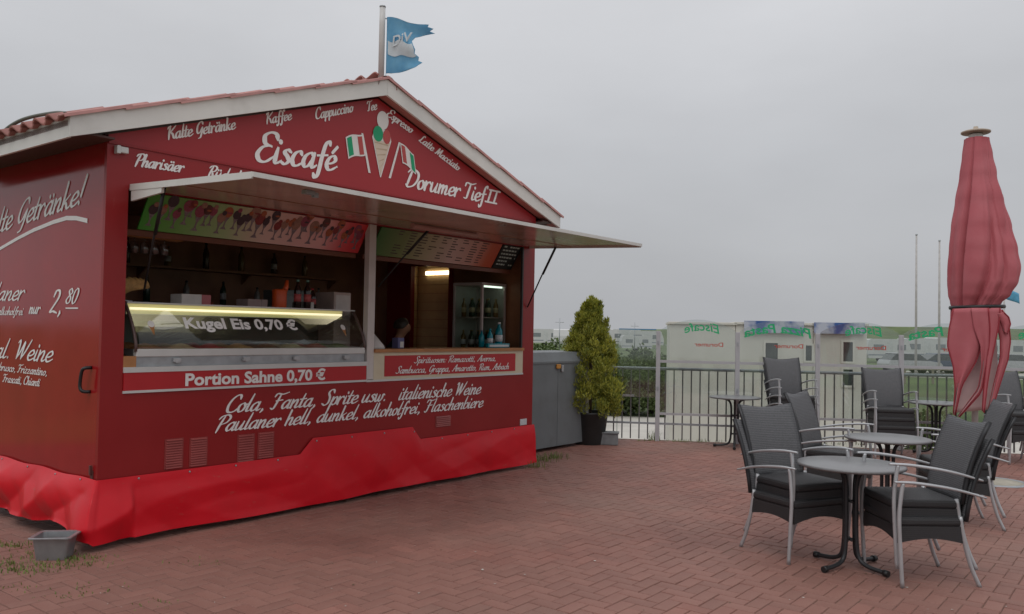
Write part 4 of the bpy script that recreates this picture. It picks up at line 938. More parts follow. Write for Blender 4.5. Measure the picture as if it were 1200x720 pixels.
def stack(x, y, th, n, where, dx=(.0, .0), dth=0):
    names = {2: ['lower', 'upper'], 3: ['bottom', 'middle', 'top'], 4: ['bottom', 'second lowest', 'third lowest', 'top']}[n]
    for k in range(n):
        a = radians(th); by = .018*k
        place_chair(x+dx[0]*k-sin(a)*by, y+dx[1]*k+cos(a)*by, DZ*k, th+dth*k+random.uniform(-.6, .6), '%s woven black armchair of the stack %s' % (names[k], where), 'woven armchairs stacked on the terrace')
stack(2.17, 6.43, 25, 2, 'at the front table, nearer the kiosk', (.045, .02), -2)
stack(2.83, 5.87, -88, 2, 'at the front table, nearer the parasol', (-.02, .03), -3)
stack(3.12, 8.10, 50, 2, 'at the second table, nearer the kiosk', (.01, .01), -1)
stack(4.02, 7.58, -100, 2, 'at the second table, nearer the parasol', (.0, .02), -2)
stack(4.02, 12.02, 4, 4, 'at the railing behind the bistro table')
stack(5.24, 11.62, -6, 3, 'at the railing between glass post and parasol')
stack(6.83, 11.35, 3, 3, 'at the railing behind the parasol')
def make_table():
    root = link('bistro_table', None)
    MB().lathe([(.0001, .715), (.355, .715), (.366, .720), (.370, .728), (.366, .737), (.357, .740), (.0001, .7405)], n=48).build('tabletop', TABLE, root)
    MB().lathe([(.15, .705), (.15, .714)], n=24).build('mounting_plate', DARKM, root)
    for k in range(4):
        a = pi/4+k*pi/2; c, s = cos(a), sin(a)
        P = lambda r, z: (r*c, r*s, z)
        MB().tube([P(.20, .708), P(.10, .69), P(.055, .62), P(.048, .45), P(.05, .22), P(.07, .085), P(.14, .038), P(.27, .026)], .0155, 10, sub=5).build('leg', DARKM, root)
        MB().tube([P(.262, .026), P(.300, .024)], .022, 10).build('foot_cap', BLACK, root)
    for z in (.20, .47): MB().tube([(-.05, 0, z), (.05, 0, z)], .010, 8).tube([(0, -.05, z+.001), (0, .05, z+.001)], .0095, 8).build('spacer', DARKM, root)
    return root
pt = make_table()
for k, (x, y, rz, lb) in enumerate(((2.45, 6.06, -12, 'round grey bistro table between the two foremost stacks of armchairs'), (3.43, 7.66, 15, 'round grey bistro table behind the front table and its chairs'),
                                   (3.27, 12.28, 30, 'round bistro table by the railing close to the potted conifer side'), (6.02, 11.92, 10, 'round bistro table by the railing half hidden by the parasol'))):
    o = pt if k == 0 else copy_tree(pt); o.location = (x, y, 0); o.rotation_euler = (0, 0, radians(rz)); tag(o, lb, 'table', 'bistro tables on the terrace')

# ================================================================ closed parasol
par = thing('closed_parasol', 'tall closed faded red parasol tied with a dark strap', 'parasol', UMB)
def parmat():
    m = D.materials.new('parasol_cloth'); m.use_nodes = True; t = m.node_tree; b = t.nodes['Principled BSDF']; n = t.nodes.new; l = t.links.new
    co = n('ShaderNodeTexCoord'); nz = n('ShaderNodeTexNoise'); nz.inputs['Scale'].default_value = 3.5; nz.inputs['Detail'].default_value = 6; l(co.outputs['Object'], nz.inputs['Vector'])
    mx = n('ShaderNodeMix'); mx.data_type = 'RGBA'; mx.inputs[6].default_value = (.46, .078, .10, 1); mx.inputs[7].default_value = (.62, .21, .235, 1); l(nz.outputs['Fac'], mx.inputs[0])
    ge = n('ShaderNodeNewGeometry'); m2 = n('ShaderNodeMix'); m2.data_type = 'RGBA'; m2.inputs[7].default_value = (.48, .33, .33, 1)
    l(ge.outputs['Backfacing'], m2.inputs[0]); l(mx.outputs[2], m2.inputs[6]); l(m2.outputs[2], b.inputs['Base Color']); b.inputs['Roughness'].default_value = .75
    tl = n('ShaderNodeBsdfTranslucent'); l(m2.outputs[2], tl.inputs[0]); ms = n('ShaderNodeMixShader'); ms.inputs[0].default_value = .18
    l(b.outputs[0], ms.inputs[1]); l(tl.outputs[0], ms.inputs[2]); l(ms.outputs[0], t.nodes['Material Output'].inputs[0]); return m
PC = parmat()
#       z,    left,  right (metres from the pole)
PRF = [(3.80, -.13, .15), (3.62, -.145, .18), (3.40, -.165, .22), (3.14, -.195, .30), (2.85, -.22, .37), (2.60, -.235, .43), (2.40, -.245, .465), (2.26, -.245, .455), (2.12, -.24, .385), (2.03, -.225, .29), (1.97, -.215, .25)]
def prof(z, T):
    for a, b in zip(T, T[1:]):
        if a[0] >= z >= b[0]:
            t = (a[0]-z)/(a[0]-b[0]); t = t*t*(3-2*t); return a[1]*(1-t)+b[1]*t, a[2]*(1-t)+b[2]*t
    return T[-1][1:]
CRS_ = [(.4, .16, .10, .2), (1.3, .2, .12, -.2), (2.3, .18, .12, .1), (3.05, .10, .09, .25), (3.62, .13, .15, -.10), (4.12, .09, .10, .22), (4.55, .15, .17, -.05), (5.02, .10, .10, -.25), (5.55, .15, .12, -.15)]
CRS = [(.2, .30, .20, .5), (1.4, .35, .25, .7), (2.5, .25, .2, .6), (3.20, .10, .09, .9), (3.62, .42, .34, .75), (4.52, .09, .13, .55), (4.70, .5, .22, .9), (5.35, .14, .16, .3)]
def can(i, j):
    z = 3.80-j*1.83; l, r = prof(z, PRF); a = 2*pi*i; cx = (l+r)/2; hw = (r-l)/2
    a2 = a+.55*j; n1 = noise.noise((1.45*cos(a2)+3, 1.45*sin(a2), z*.40)); n2 = noise.noise((2.6*cos(a2-.3*j), 2.6*sin(a2-.3*j)+7, z*.45)); am = .5+.5*min(1, j*2)
    fold = 1.06-.26*max(0, 1-abs(n1)*4.2)*am-.065*max(0, 1-abs(n2)*5.5)*am+.10*n1
    k_ = .84+.16*min(1, j*1.8); return (cx+hw*1.02*k_*cos(a)*fold, hw*.95*k_*sin(a)*fold, z)
MB().grid(can, 240, 70, wrap=True).build('canopy', PC, par, fix=True)
# lower cloth below the strap: an inner bunch and loose panels hanging in points
def low(i, j):
    a = 2*pi*i; tip = abs(sin(a*2.5+.35))**1.4; ln = .7+.3*tip
    hw = (.24+.05*sin(pi*min(1, j*1.2)))*(1-.55*j); fold = 1-.35*(1-tip)*min(1, .3+j)
    return (.02+hw*cos(a)*fold, .06+hw*.7*sin(a)*fold, 1.985-ln*j)
MB().grid(low, 90, 20, wrap=True).build('inner_cloth', PC, par, fix=True)
LIN = mat('parasol_lining', (.50, .36, .355), .8, .08, 5); HEM = mat('parasol_hem', (.33, .035, .05), .75, .12, 8)
def pl(P, t):
    k = t*(len(P)-1); a = min(int(k), len(P)-2); u = k-a; return P[a][0]*(1-u)+P[a+1][0]*u, P[a][1]*(1-u)+P[a+1][1]*u
def panel(Lp, Rp, d0, d1, bulge, mt, hem=(1, 1), nf=0):
    def f(i, j):
        (x0, y0_), (x1, y1_) = pl(Lp, j), pl(Rp, j); b = bulge*sin(pi*i)*(.4+.6*j)+nf*.025*sin(i*9+j*3)*j
        return tuple(at(x0+(x1-x0)*i, y0_+(y1_-y0_)*i, 9.0-(d0+(d1-d0)*j)-b)-UMB)
    m_ = MB().sheet(f, 14, 22, .004, (.0, 1, 0)).build('hem_panel', mt, par)
    for e_, k in zip((0, 1), hem):
        if k: MB().tube([Vector(f(e_, j/22))+Vector((0, -.004, 0)) for j in range(23)], .0065, 6).build('hem_edge', HEM, m_)
panel([(1132, 365), (1128, 400), (1122, 440), (1119, 484)], [(1166, 365), (1168, 400), (1170, 440), (1160, 480)], .10, .06, .02, LIN, (0, 0))
panel([(1117, 362), (1112, 385), (1110, 405), (1117, 430), (1119, 455), (1117, 486)], [(1142, 361), (1149, 385), (1152, 402), (1143, 425), (1127, 452), (1119, 487)], .23, .17, .03, PC, (1, 1), 1)
panel([(1138, 361), (1141, 385), (1149, 405), (1150, 430), (1146, 455), (1122, 488)], [(1158, 361), (1160, 385), (1159, 405), (1155, 432), (1150, 460), (1124, 489)], .25, .19, .02, PC, (0, 1), 1)
panel([(1155, 361), (1156, 385), (1157, 410), (1154, 440), (1152, 462), (1151, 482)], [(1172, 361), (1170, 382), (1166, 402), (1161, 425), (1157, 450), (1153, 484)], .24, .18, .02, PC, (1, 1), 0)
panel([(1164, 361), (1168, 380), (1172, 398), (1172, 420), (1165, 448), (1158, 480)], [(1174, 363), (1182, 378), (1184, 400), (1181, 422), (1173, 446), (1162, 482)], .20, .14, .05, PC, (1, 1), 0)
panel([(1168, 368), (1171, 374), (1174, 380), (1176, 388)], [(1176, 366), (1182, 372), (1184, 380), (1180, 392)], .24, .22, .03, PC, (0, 1), 0)
m = MB(); pts = []
for k in range(41):
    a = 2*pi*k/40; pts.append((.018+.262*cos(a), .24*sin(a), 1.985+.010*cos(a)))
m.tube(pts, .014, 6, ry=1.6); m.build('strap', BLACK, par)
MB().sheet(lambda i, j: (-.235+.02*i+.05*j, -.10-.10*sin(j*2), 1.955-.46*j), 1, 8, .004, (0, 1, 0)).build('strap_end', BLACK, par)
MB().tube([(0, 0, 0), (0, 0, 3.86)], .032, 16).build('pole', mat('parasol_pole', (.42, .42, .42), .45), par)
MB().lathe([(.07, 3.79), (.07, 3.84), (.06, 3.85)], n=20).build('crown', WHITEP, par)
MB().lathe([(.135, 3.855), (.145, 3.862), (.145, 3.875), (.12, 3.884), (.03, 3.886), (.022, 3.93), (.0001, 3.935)], n=32).build('finial', mat('pale_wood_disc', (.40, .33, .26), .6), par)
MB().lathe([(.05, .0), (.05, .30), (.036, .31)], n=16).lathe([(.12, -.004), (.12, .006), (.05, .008)], n=20).build('ground_sleeve', GALV, par)

# ================================================================ railing with glass wind screen
RL = (RB-RA).length; RZ = atan2(RD.y, RD.x)
rail = thing('railing', 'galvanised steel railing with thin upright bars along the terrace edge', 'railing', RA, RZ)
MB().tube([(0, 0, 1.10), (RL, 0, 1.10)], .024, 10).build('top_rail', GALV, rail)
MB().box(0, RL, -.018, .018, .245, .275).build('bottom_rail', GALV, rail)
MB().box(0, 1.02, -.015, .015, .66, .69).build('middle_rail', GALV, rail)
bar = MB().box(-.0095, .0095, -.0095, .0095, .02, 1.08).mesh('baluster', mat('baluster_dark', (.13, .125, .125), .55, .15, 10, metal=.3))
for k in range(int(RL/.130)):
    o = link('baluster', bar, rail); o.location = (.06+k*.130, 0, 0)
pst = MB().box(-.025, .025, -.025, .025, -.3, 1.08).mesh('post', GALV)
SX = []
for px, py in ((771, 440), (864, 440), (958, 440), (1056, 440), (1160, 440), (1262, 440)):
    d = ray(px, py); c = Vector((0, 0, EYE)); n2 = Vector((-RD.y, RD.x, 0)); t_ = (RA-n2*.07-c).dot(n2)/d.dot(n2); SX.append((c+d*t_-RA).dot(RD))
SX = [SX[0]-(SX[1]-SX[0])*.52]+SX
for a_ in [.02]+SX[1:]: o = link('post', pst, rail); o.location = (a_, .0, 0)
ALU = mat('screen_post_grey', (.44, .44, .46), .45, .05, 8, metal=.2)
GG = mat('green_glass_print', (.02, .40, .16), .5); RG = mat('red_glass_print', (.45, .07, .05), .5)
for k in range(len(SX)-1):
    a, b = SX[k], SX[k+1]; wd = b-a
    what = ['clear pane with a blue top edge beside the potted conifer', 'pane with ice cafe lettering and a small figure', 'pane with pizza lettering before the second cream booth', 'pane with ice cafe lettering before the third cream booth', 'pane with pizza lettering before the caravans', 'pane with ice cafe lettering right of the parasol'][k]
    if k == 5: what = 'pane with ice cafe lettering on the far side of the parasol'
    s_ = thing('wind_screen', 'glass wind screen, '+what, 'wind screen', RA+RD*a-RN*.07, RZ, 'glass wind screens along the railing')
    MB().box(-.033 if k else -.012, .033 if k else .012, -.02, .02, .0, 1.68 if k else 1.60, .004).build('post', ALU if k else SCRG, s_)
    if k == len(SX)-2: MB().box(wd-.033, wd+.033, -.02, .02, .0, 1.68, .004).build('post', ALU, s_)
    if k == 0:
        MB().box(.013, wd-.034, -.004, .004, .66, 1.69).build('pane', SCRG, s_); MB().box(.013, wd-.034, -.008, .008, 1.69, 1.705).build('blue_edge', mat('blue_edge', (.06, .22, .42), .4), s_)
        continue
    MB().box(.034, wd-.034, -.012, .012, 1.195, 1.235).build('cross_bar', ALU, s_); MB().box(.034, wd-.034, -.012, .012, .40, .435).build('cross_bar', ALU, s_)
    arc = [(.036+(wd-.072)*i/12, 1.70+.16*sin(pi*i/12)**.8) for i in range(13)]
    MB().prism(arc+[(wd-.036, 1.236), (.036, 1.236)], -.004, .004, 'y').build('pane', SCRG, s_)
    MB().box(.036, wd-.036, -.004, .004, .436, 1.194).build('pane', SCRG, s_)
    sfr = lambda x, z, l: (x, -.004-l, z)
    if k % 2: sans('lettering', 'Eiscafe', (wd*.33, 1.645), wd*.44, .135, GG, s_, sfr, bold=.015, arch=.05, mirror=True, slant=.15, lift=.002)
    else: sans('lettering', 'Pizza Pasta', (wd*.08, 1.60), wd*.84, .14, GG, s_, sfr, bold=.02, arch=.08, mirror=True, slant=.15, lift=.002)
    sans('lettering', 'Dorumer', (wd*.46, 1.455), wd*.36, .065, RG, s_, sfr, bold=.015, mirror=True, lift=.002)
    for zz in (1.5, .8): MB().box(-.012, .012, -.03, -.021, zz-.03, zz+.03, .003).build('pane_clip', GALV, s_)
    if k == 1:
        # small running figure printed on the lower pane
        BL = mat('figure_print', (.13, .18, .24), .6); q = MB(); cx, cz = .24, .78
        for pl, r in (([(0, .0), (.015, .09)], .022), ([(.015, .09), (.06, .14), (.045, .19), (.08, .2)], .012), ([(.015, .085), (-.06, .05), (-.11, .10), (-.13, .16)], .012), ([(0, 0), (.04, -.08), (.015, -.17), (.04, -.19)], .015), ([(0, 0), (-.07, -.05), (-.14, -.04), (-.17, -.08)], .014), ([(.03, .06), (.12, .05), (.2, .04)], .010)):
            q.tube([(cx+x, -.006, cz+z) for x, z in pl], r, 6, sub=3, ry=.08)
        q.tube([(cx+.02, -.006, cz+.13), (cx+.025, -.006, cz+.17)], .022, 8, ry=.08); q.build('figure_print', BL, s_)

# ================================================================ plants
def leaf_cloud(m, clumps, n, lw, ll, up=.5, sp=1.0, seed=1):
    r = random.Random(seed)
    for c, rad in clumps:
        for _ in range(n):
            d = Vector((r.gauss(0, 1), r.gauss(0, 1), r.gauss(0, 1))).normalized(); p = Vector(c)+d*rad*r.random()**.45*sp
            ax = (d*(1-up)+Vector((r.gauss(0, .35), r.gauss(0, .35), up*1.3))).normalized()
            s = ax.cross(Vector((r.gauss(0, 1), r.gauss(0, 1), r.gauss(0, 1)))).normalized(); l = ll*r.uniform(.6, 1.3); w_ = lw*r.uniform(.7, 1.2)
            m.add([p, p+ax*l*.5+s*w_, p+ax*l, p+ax*l*.5-s*w_], [(0, 1, 2, 3)])
con = thing('potted_conifer', 'golden green conifer in a tall dark planter beside the railing', 'conifer', (1.17, 12.45, 0))
POT = mat('dark_planter', (.03, .034, .034), .5, .15, 8)
MB().lathe([(.21, 0), (.22, .01), (.275, .44), (.285, .445), (.285, .47), (.265, .47), (.26, .43)], n=28).build('planter', POT, con)
MB().lathe([(.0001, .435), (.26, .43)], n=20).build('soil', mat('soil', (.03, .02, .015), .95), con)
MB().tube([(0, 0, .40), (.01, 0, 1.1), (0, .01, 1.9)], [.035, .025, .008], 8).build('trunk', mat('bark', (.09, .06, .04), .9), con)
rp = random.Random(11); cl = []
for k in range(430):
    t = rp.random()**.95; z = .42+1.62*t; R = (.525*min(1, .72+t*2.2))*(1-t)**.60*(1+.16*noise.noise((t*9, k*.0, 2)))+.03
    if t > .8: R *= .8
    a = rp.uniform(0, 2*pi); q = R*sqrt(rp.uniform(.25, 1)); cl.append(((q*cos(a), q*sin(a), z+.05*rp.random()), .08*(1.1-.4*t)))
for x, y, z in ((0, 0, 2.12), (-.10, .02, 2.04), (.13, 0, 2.06), (.06, .03, 2.09), (-.20, 0, 1.88), (.24, 0, 1.80), (-.31, 0, 1.5), (.33, -.05, 1.35)): cl += [((x, y, z), .03), ((x*.95, y, z-.06), .035), ((x*.85, y, z-.13), .05)]
m = MB(); leaf_cloud(m, cl, 70, .0085, .055, .62, 1, 4)
m.build('crown', leafmat('golden_conifer', (.045, .092, .014), (.53, .51, .072), .3), con, fix=False)
HB = leafmat('hedge_leaf', (.022, .042, .010), (.12, .18, .04), .3)
HB2 = leafmat('hedge_leaf_pale', (.035, .06, .018), (.16, .21, .07), .3)
def bush(name, label, x, y, w_, d_, h_, n, mt, seed, z0=LOW, leaf=(.045, .10)):
    r = random.Random(seed); t = thing(name, label, 'bush', (x, y, z0), 0, 'bushes below the terrace')
    st = MB()
    for k in range(5): a = r.uniform(0, 6.28); st.tube([(.1*cos(a), .1*sin(a), 0), (w_*.25*cos(a), d_*.25*sin(a), h_*.5), (w_*.36*cos(a), d_*.36*sin(a), h_*.8)], [.03, .02, .006], 6)
    st.build('stem', mat('bush_stem', (.07, .05, .03), .9), t)
    c = []
    for k in range(n):
        a = r.uniform(0, 2*pi); e_ = r.uniform(0, 1); q = sqrt(r.uniform(.2, 1)); hz = h_*(.12+.80*e_)
        s = sqrt(max(.12, 1-((e_-.35)/.75)**2)); c.append(((w_/2*s*q*cos(a), d_/2*s*q*sin(a), hz+.1*r.gauss(0, 1)), .26))
    m = MB(); leaf_cloud(m, c, 62, leaf[0], leaf[1], .3, 1, seed); m.build('foliage', mt, t, fix=False)
for k, (px, yy, wd, hh, mt, lb) in enumerate(((628, 26.5, 3.0, 2.15, HB, 'dark green bush behind the kiosk corner'), (668, 27.5, 3.0, 1.95, HB2, 'paler bush behind the grey trailer'), (705, 28, 3.0, 1.85, HB, 'dark bush beyond the potted conifer'),
                                              (735, 27.2, 2.4, 1.75, HB2, 'paler low bush below the blue edged glass'), (762, 27.6, 2.4, 2.0, HB, 'dark bush next to the first cream booth'), (590, 26.5, 3, 2.1, HB2, 'pale bush hidden behind the kiosk end'))):
    p = at(px, 400, yy); bush('bush', lb, p.x, yy, wd, 2.2, hh, 105, mt, 20+k)
p = at(1078, 480, 19.5); bush('bush', 'low shrub behind the railing near the parasol', p.x, 19.5, 1.6, 1.0, .8, 30, HB2, 41)

# ================================================================ small things on the terrace
# grey covered trailer box behind the kiosk
tr = thing('box_trailer', 'low grey panelled box trailer parked behind the kiosk', 'trailer', kp(5.72, .56), KA)
GB = mat('trailer_grey', (.150, .165, .172), .5, .08, 3, .05, 40, dirt=((.10, .10, .095), 4, .5, .8, .5))
TL = 1.62
m = MB(); m.box(0, .925, 0, .02, .05, 1.22); m.build('panel', GB, tr); MB().box(.932, TL, 0, .02, .05, 1.22).build('panel', GB, tr)
MB().box(0, TL, .02, .55, .06, 1.2).build('body', GB, tr)
MB().prism([(-.012, 1.20), (-.012, 1.225), (.05, 1.35), (.55, 1.36), (.55, 1.2)], 0, TL, 'x').build('lid', GB, tr)
MB().tube([(TL+.02, .0, .06), (TL+.05, -.0, .45), (TL+.045, 0, .95), (TL+.0, .02, 1.34)], .032, 8, sub=4).build('edge_strip', mat('strip_grey', (.33, .32, .31), .5), tr)
for z in (.36, .93): MB().box(TL+.005, TL+.09, -.045, -.02, z, z+.05, .005).build('latch', GALV, tr)
MB().box(.86, .96, -.03, -.012, 1.125, 1.185, .006).build('marker_lamp', mat('amber', (.55, .25, .05), .3), tr); MB().box(.985, 1.03, -.03, -.012, 1.08, 1.17, .005).build('bracket', STEEL, tr)
MB().lathe([(.05, 0), (.05, .06)], (.2, .3, 0), 12).lathe([(.05, 0), (.05, .06)], (1.4, .3, 0), 12).build('foot', BLACK, tr)
# concrete block by the planter
b_ = gp(711, 522); t = thing('concrete_block', 'weathered grey hollow concrete block at the foot of the planter', 'block', (b_.x, b_.y+.1, 0), RZ)
MB().box(-.175, .175, -.10, .10, 0, .165, .012).build('block', mat('grey_block', (.20, .21, .215), .8, .15, 12, .3, 60), t); MB().box(-.19, .19, -.112, .112, .166, .185, .006).build('cap', mat('grey_block', (.2, .2, .2)), t)
# steel catering pan under the corner
t = thing('steel_pan', 'grey metal catering pan standing under the corner of the skirt', 'pan', (gp(70, 653).x-.03, gp(70, 653).y-.01, 0), radians(8)); t.scale = (.8, .8, .95)
PANM = mat('pan_steel', (.30, .31, .32), .38, .1, 12, metal=.6)
def ringr(a, b, z, r=.03):
    P = []
    for sx, sy, a0 in ((1, 1, 0), (-1, 1, pi/2), (-1, -1, pi), (1, -1, 1.5*pi)):
        for k in range(4): P.append((sx*(a-r)+r*cos(a0+k*pi/6), sy*(b-r)+r*sin(a0+k*pi/6), z))
    return P
RG_ = [ringr(.125, .10, 0), ringr(.15, .125, .165), ringr(.178, .152, .168, .04), ringr(.178, .152, .160, .04)]
inn = [ringr(.172, .146, .171, .04), ringr(.143, .118, .167), ringr(.12, .095, .006)]
m = MB(); R_ = [RG_[0], RG_[1], RG_[3], RG_[2], inn[0], inn[1], inn[2]]; vs_ = [p for r in R_ for p in r]
m.add(vs_, [(i*16+k, i*16+(k+1) % 16, (i+1)*16+(k+1) % 16, (i+1)*16+k) for i in range(6) for k in range(16)]+[list(range(15, -1, -1)), list(range(96, 112))]); m.build('pan_body', PANM, t)

# ================================================================ beyond the terrace
CRM = mat('cream_booth_wall', (.57, .56, .50), .6, .05, 2, .05, 20, dirt=((.5, .46, .38), 1.5, .5, .8, .4))
DGL = mat('dark_window', (.05, .06, .055), .12, .3, 3)
def skysign():
    m = D.materials.new('sky_print'); m.use_nodes = True; t = m.node_tree; b = t.nodes['Principled BSDF']; n = t.nodes.new; l = t.links.new
    co = n('ShaderNodeTexCoord'); nz = n('ShaderNodeTexNoise'); nz.inputs['Scale'].default_value = 3.2; nz.inputs['Detail'].default_value = 4; l(co.outputs['Object'], nz.inputs['Vector'])
    r = n('ShaderNodeValToRGB'); r.color_ramp.elements[0].position = .42; r.color_ramp.elements[0].color = (.03, .09, .28, 1); r.color_ramp.elements[1].position = .58; r.color_ramp.elements[1].color = (.42, .45, .52, 1)
    l(nz.outputs['Fac'], r.inputs[0]); l(r.outputs[0], b.inputs['Base Color']); return m
SKYP = skysign()
def booth(label, px0, px1, ptop, yy, sign=None, wins=(), dark=()):
    base = Vector((3.2, 17.2, 0))
    def at(px, py, off):                              # pixel to the booth front, a plane parallel to the railing
        d = ray(px, py); c = Vector((0, 0, EYE)); q = c+d*((base-RN*(yy-off)-c).dot(RN)/d.dot(RN)); return Vector(((q-base).dot(RD), 0, q.z))
    a, b = at(px0, ptop, yy), at(px1, ptop, yy); w_ = b.x-a.x; h_ = a.z-LOW
    p_ = base+RD*a.x; t = thing('sales_booth', label, 'booth', (p_.x, p_.y, LOW), RZ, 'cream booths below the terrace')
    MB().box(0, w_, 0, 2.4, 0, h_-.05, .01).build('wall', CRM, t); MB().box(-.03, w_+.03, -.04, 2.44, h_-.05, h_, .006).build('roof', CRM, t)
    if sign:
        p, q = at(sign[0], sign[1], yy-.05), at(sign[2], sign[3], yy-.05); MB().box(p.x-a.x, q.x-a.x, -.075, -.045, q.z-LOW, p.z-LOW).build('sign', SKYP, t)
    for (x0, y0_, x1, y1_) in wins:
        p, q = at(x0, y0_, yy), at(x1, y1_, yy); X0, X1, Z0, Z1 = p.x-a.x, q.x-a.x, q.z-LOW, p.z-LOW
        f = MB().box(X0-.04, X1+.04, -.03, -.002, Z0-.04, Z0).box(X0-.04, X1+.04, -.03, -.002, Z1, Z1+.04).box(X0-.04, X0, -.03, -.002, Z0, Z1).box(X1, X1+.04, -.03, -.002, Z0, Z1).build('window', CRM, t)
        MB().box(X0, X1, -.012, -.002, Z0, Z1).build('pane', DGL, f)
    return t
booth('cream booth without a sign behind the first lettered glass pane', 785, 862, 377, 0, None, ())
booth('cream booth with blue sky sign and narrow dark windows', 862.4, 953, 377.5, 0, (872, 376, 942, 391), ((897, 402, 911, 443), (944, 405, 951, 423)))
booth('cream booth with blue sky sign and a narrow door window', 953.4, 1016, 378.5, 0, (954, 378, 1013, 392), ((988, 401, 999, 424), (988, 433, 999, 452)))
# caravans, camper vans and cars on the site beyond
CV = mat('caravan_white', (.55, .55, .55), .4, .04, 2); TYRE = mat('tyre', (.015, .015, .015), .8)
def caravan():
    t = link('caravan', None)
    L2, H2, W2 = 2.6, 2.55, 1.1
    MB().prism([(-L2+.15, .45), (L2-.15, .45), (L2, .9), (L2-.1, 1.5), (L2-.45, H2-.05), (L2-.7, H2), (-L2+.5, H2), (-L2+.2, H2-.1), (-L2, 1.6), (-L2-.02, .9)], -W2, W2, 'y').build('body', CV, t)
    for x0, x1 in ((-1.9, -.7), (.9, 1.9)):
        MB().box(x0, x1, -W2-.015, -W2, 1.35, 1.95).build('window', mat('caravan_window', (.20, .22, .23), .2), t)
    MB().box(-.3, .35, -W2-.02, -W2, .55, 2.3).build('door', mat('caravan_door', (.52, .53, .53), .4), t)
    MB().box(-L2+.1, L2-.1, -W2-.008, -W2, .75, .88).build('stripe', mat('caravan_stripe', (.22, .24, .28), .5), t)
    for s in (-1, 1):
        q = MB().lathe([(.1, -.09), (.3, -.09), (.32, -.05), (.32, .05), (.3, .09), (.1, .09)], n=18); q.v = [(x, z+s*(W2-.1), y+.32) for x, y, z in q.v]; q.build('wheel', TYRE, t)
    MB().tube([(L2-.1, 0, .5), (L2+.9, 0, .45)], .05, 6).build('drawbar', GALV, t)
    return t
def car(col):
    t = link('parked_car', None); W2 = .85
    MB().prism([(-2.0, .35), (2.0, .35), (2.05, .65), (1.9, .82), (1.05, .95), (-1.9, .98), (-2.05, .7)], -W2, W2, 'y').build('body', col, t)
    MB().prism([(-1.85, .975), (1.0, .95), (.35, 1.42), (-1.4, 1.45)], -W2+.08, W2-.08, 'y').build('cabin', DGL, t)
    MB().prism([(.35, 1.42), (.30, 1.47), (-1.38, 1.49), (-1.45, 1.45)], -W2+.06, W2-.06, 'y').build('roof', col, t)
    for x in (-1.3, 1.3):
        for s in (-1, 1):
            q = MB().lathe([(.1, -.09), (.28, -.09), (.3, -.05), (.3, .05), (.28, .09), (.1, .09)], n=16); q.v = [(a+x, z+s*(W2-.08), y+.3) for a, y, z in q.v]; q.build('wheel', TYRE, t)
    return t
cvp = caravan(); first = True
def where(px, yy): return at(px, 400, yy).x
for px, yy, rz, sc_, lb in ((1036, 88, 8, .95, 'white caravan beyond the third cream booth'), (1082, 92, -5, 1.0, 'white caravan behind the flag poles'), (1112, 100, 12, 1.05, 'white caravan behind the parasol'), (1170, 88, 0, 1, 'white caravan on the grass before the dike, beyond the parasol'),
                            (638, 150, 5, 1.15, 'pale caravan above the bushes at the kiosk end'), (660, 135, 80, 1.15, 'pale caravan seen end-on above the bushes'), (712, 150, 0, 1.2, 'pale caravan seen behind the conifer'), (733, 165, 4, 1.25, 'pale caravan above the blue edged glass'), (757, 145, -6, 1.15, 'pale caravan beside the first screen post'), (745, 120, 3, .85, 'low pale caravan just above the hedge')):
    o = cvp if first else copy_tree(cvp); first = False
    o.location = (where(px, yy), yy, LOW); o.rotation_euler = (0, 0, radians(rz)); o.scale = (sc_,)*3; tag(o, lb, 'caravan', 'caravans on the site beyond')
cc = [mat('car_silver', (.35, .36, .37), .3), mat('car_dark_blue', (.03, .05, .09), .3), mat('car_red', (.3, .03, .03), .3)]
for px, yy, c, rz, lb in ((1066, 62, 0, 4, 'silver car parked before the caravans'), (1096, 63, 1, 180, 'dark blue car parked before the caravans'), (1128, 64, 2, 0, 'red car parked beside the parasol line'), (1186, 66, 0, 2, 'silver car parked beyond the parasol')):
    o = car(cc[c]); o.location = (where(px, yy), yy, LOW); o.rotation_euler = (0, 0, radians(rz)); tag(o, lb, 'car', 'cars parked by the caravans')
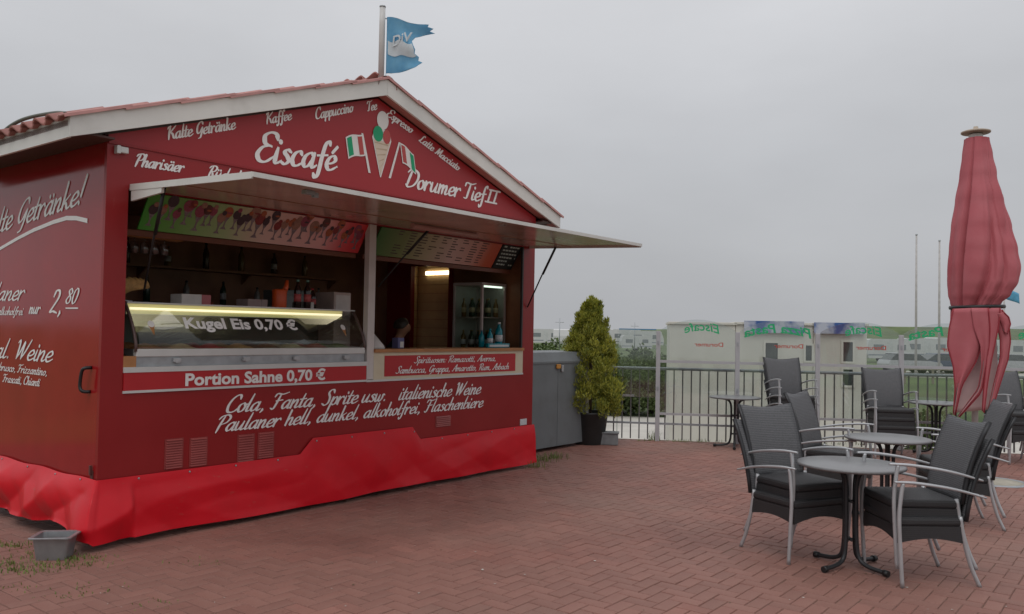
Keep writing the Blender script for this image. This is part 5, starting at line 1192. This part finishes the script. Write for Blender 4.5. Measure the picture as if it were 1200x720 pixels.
FP = mat('flag_pole_pale', (.42, .40, .39), .5)
for px, ptop, lb in ((1074, 276, 'tall bare pale flag pole, first of three beyond the terrace'), (1101, 283, 'bare pale flag pole, shortest of three beyond the terrace'), (1119, 275, 'bare pale flag pole standing close beside the parasol')):
    p = at(px, ptop, 58); t = thing('flag_pole', lb, 'flag pole', (p.x, 58, LOW)); h_ = p.z-LOW
    MB().tube([(0, 0, 0), (0, 0, h_*.5), (0, 0, h_)], [.085, .075, .055], 10).build('shaft', FP, t); MB().lathe([(.07, h_), (.08, h_+.06), (.0001, h_+.12)], n=10).build('finial', GALV, t); MB().lathe([(.16, 0), (.16, .1), (.09, .12)], n=12).build('foot', GALV, t)
p = at(1181, 345, 58); t = thing('flag_pole', 'pale pole with a light blue flag behind the parasol', 'flag pole', (p.x-.25, 58, LOW)); MB().tube([(0, 0, 0), (0, 0, p.z-LOW+.5)], [.07, .05], 10).build('shaft', FP, t)
MB().sheet(lambda i, j: (.06+1.0*i, .08*sin(i*6+j), p.z-LOW-.3+.7*j-.35*i), 8, 4, .01, (0, 1, 0)).build('flag_cloth', mat('sky_blue_cloth', (.10, .32, .50), .8), t)
for px, yy, ptop, lb in ((656, 100, 373, 'thin mast above the caravans at the kiosk end'), (744, 110, 378, 'thin mast above the caravans seen over the clear glass')):
    p = at(px, ptop, yy); t = thing('mast', lb, 'mast', (p.x, yy, LOW)); MB().tube([(0, 0, 0), (0, 0, p.z-LOW)], [.07, .04], 8).tube([(-.5, 0, p.z-LOW-.5), (.5, 0, p.z-LOW-.5)], .03, 6).build('shaft', GALV, t)
# low wooden fence on the grass
ft_ = thing('paddock_fence', 'low pale wooden fence in front of the caravans', 'fence', (where(1060, 48), 48, LOW))
for k in range(8): MB().box(k*1.6, k*1.6+.1, 0, .1, 0, 1.0).build('post', mat('fence_wood', (.28, .24, .2), .8), ft_)
for z in (.4, .8): MB().box(0, 11.3, -.03, -.002, z, z+.12).build('plank', mat('fence_wood', (.28, .24, .2), .8), ft_)
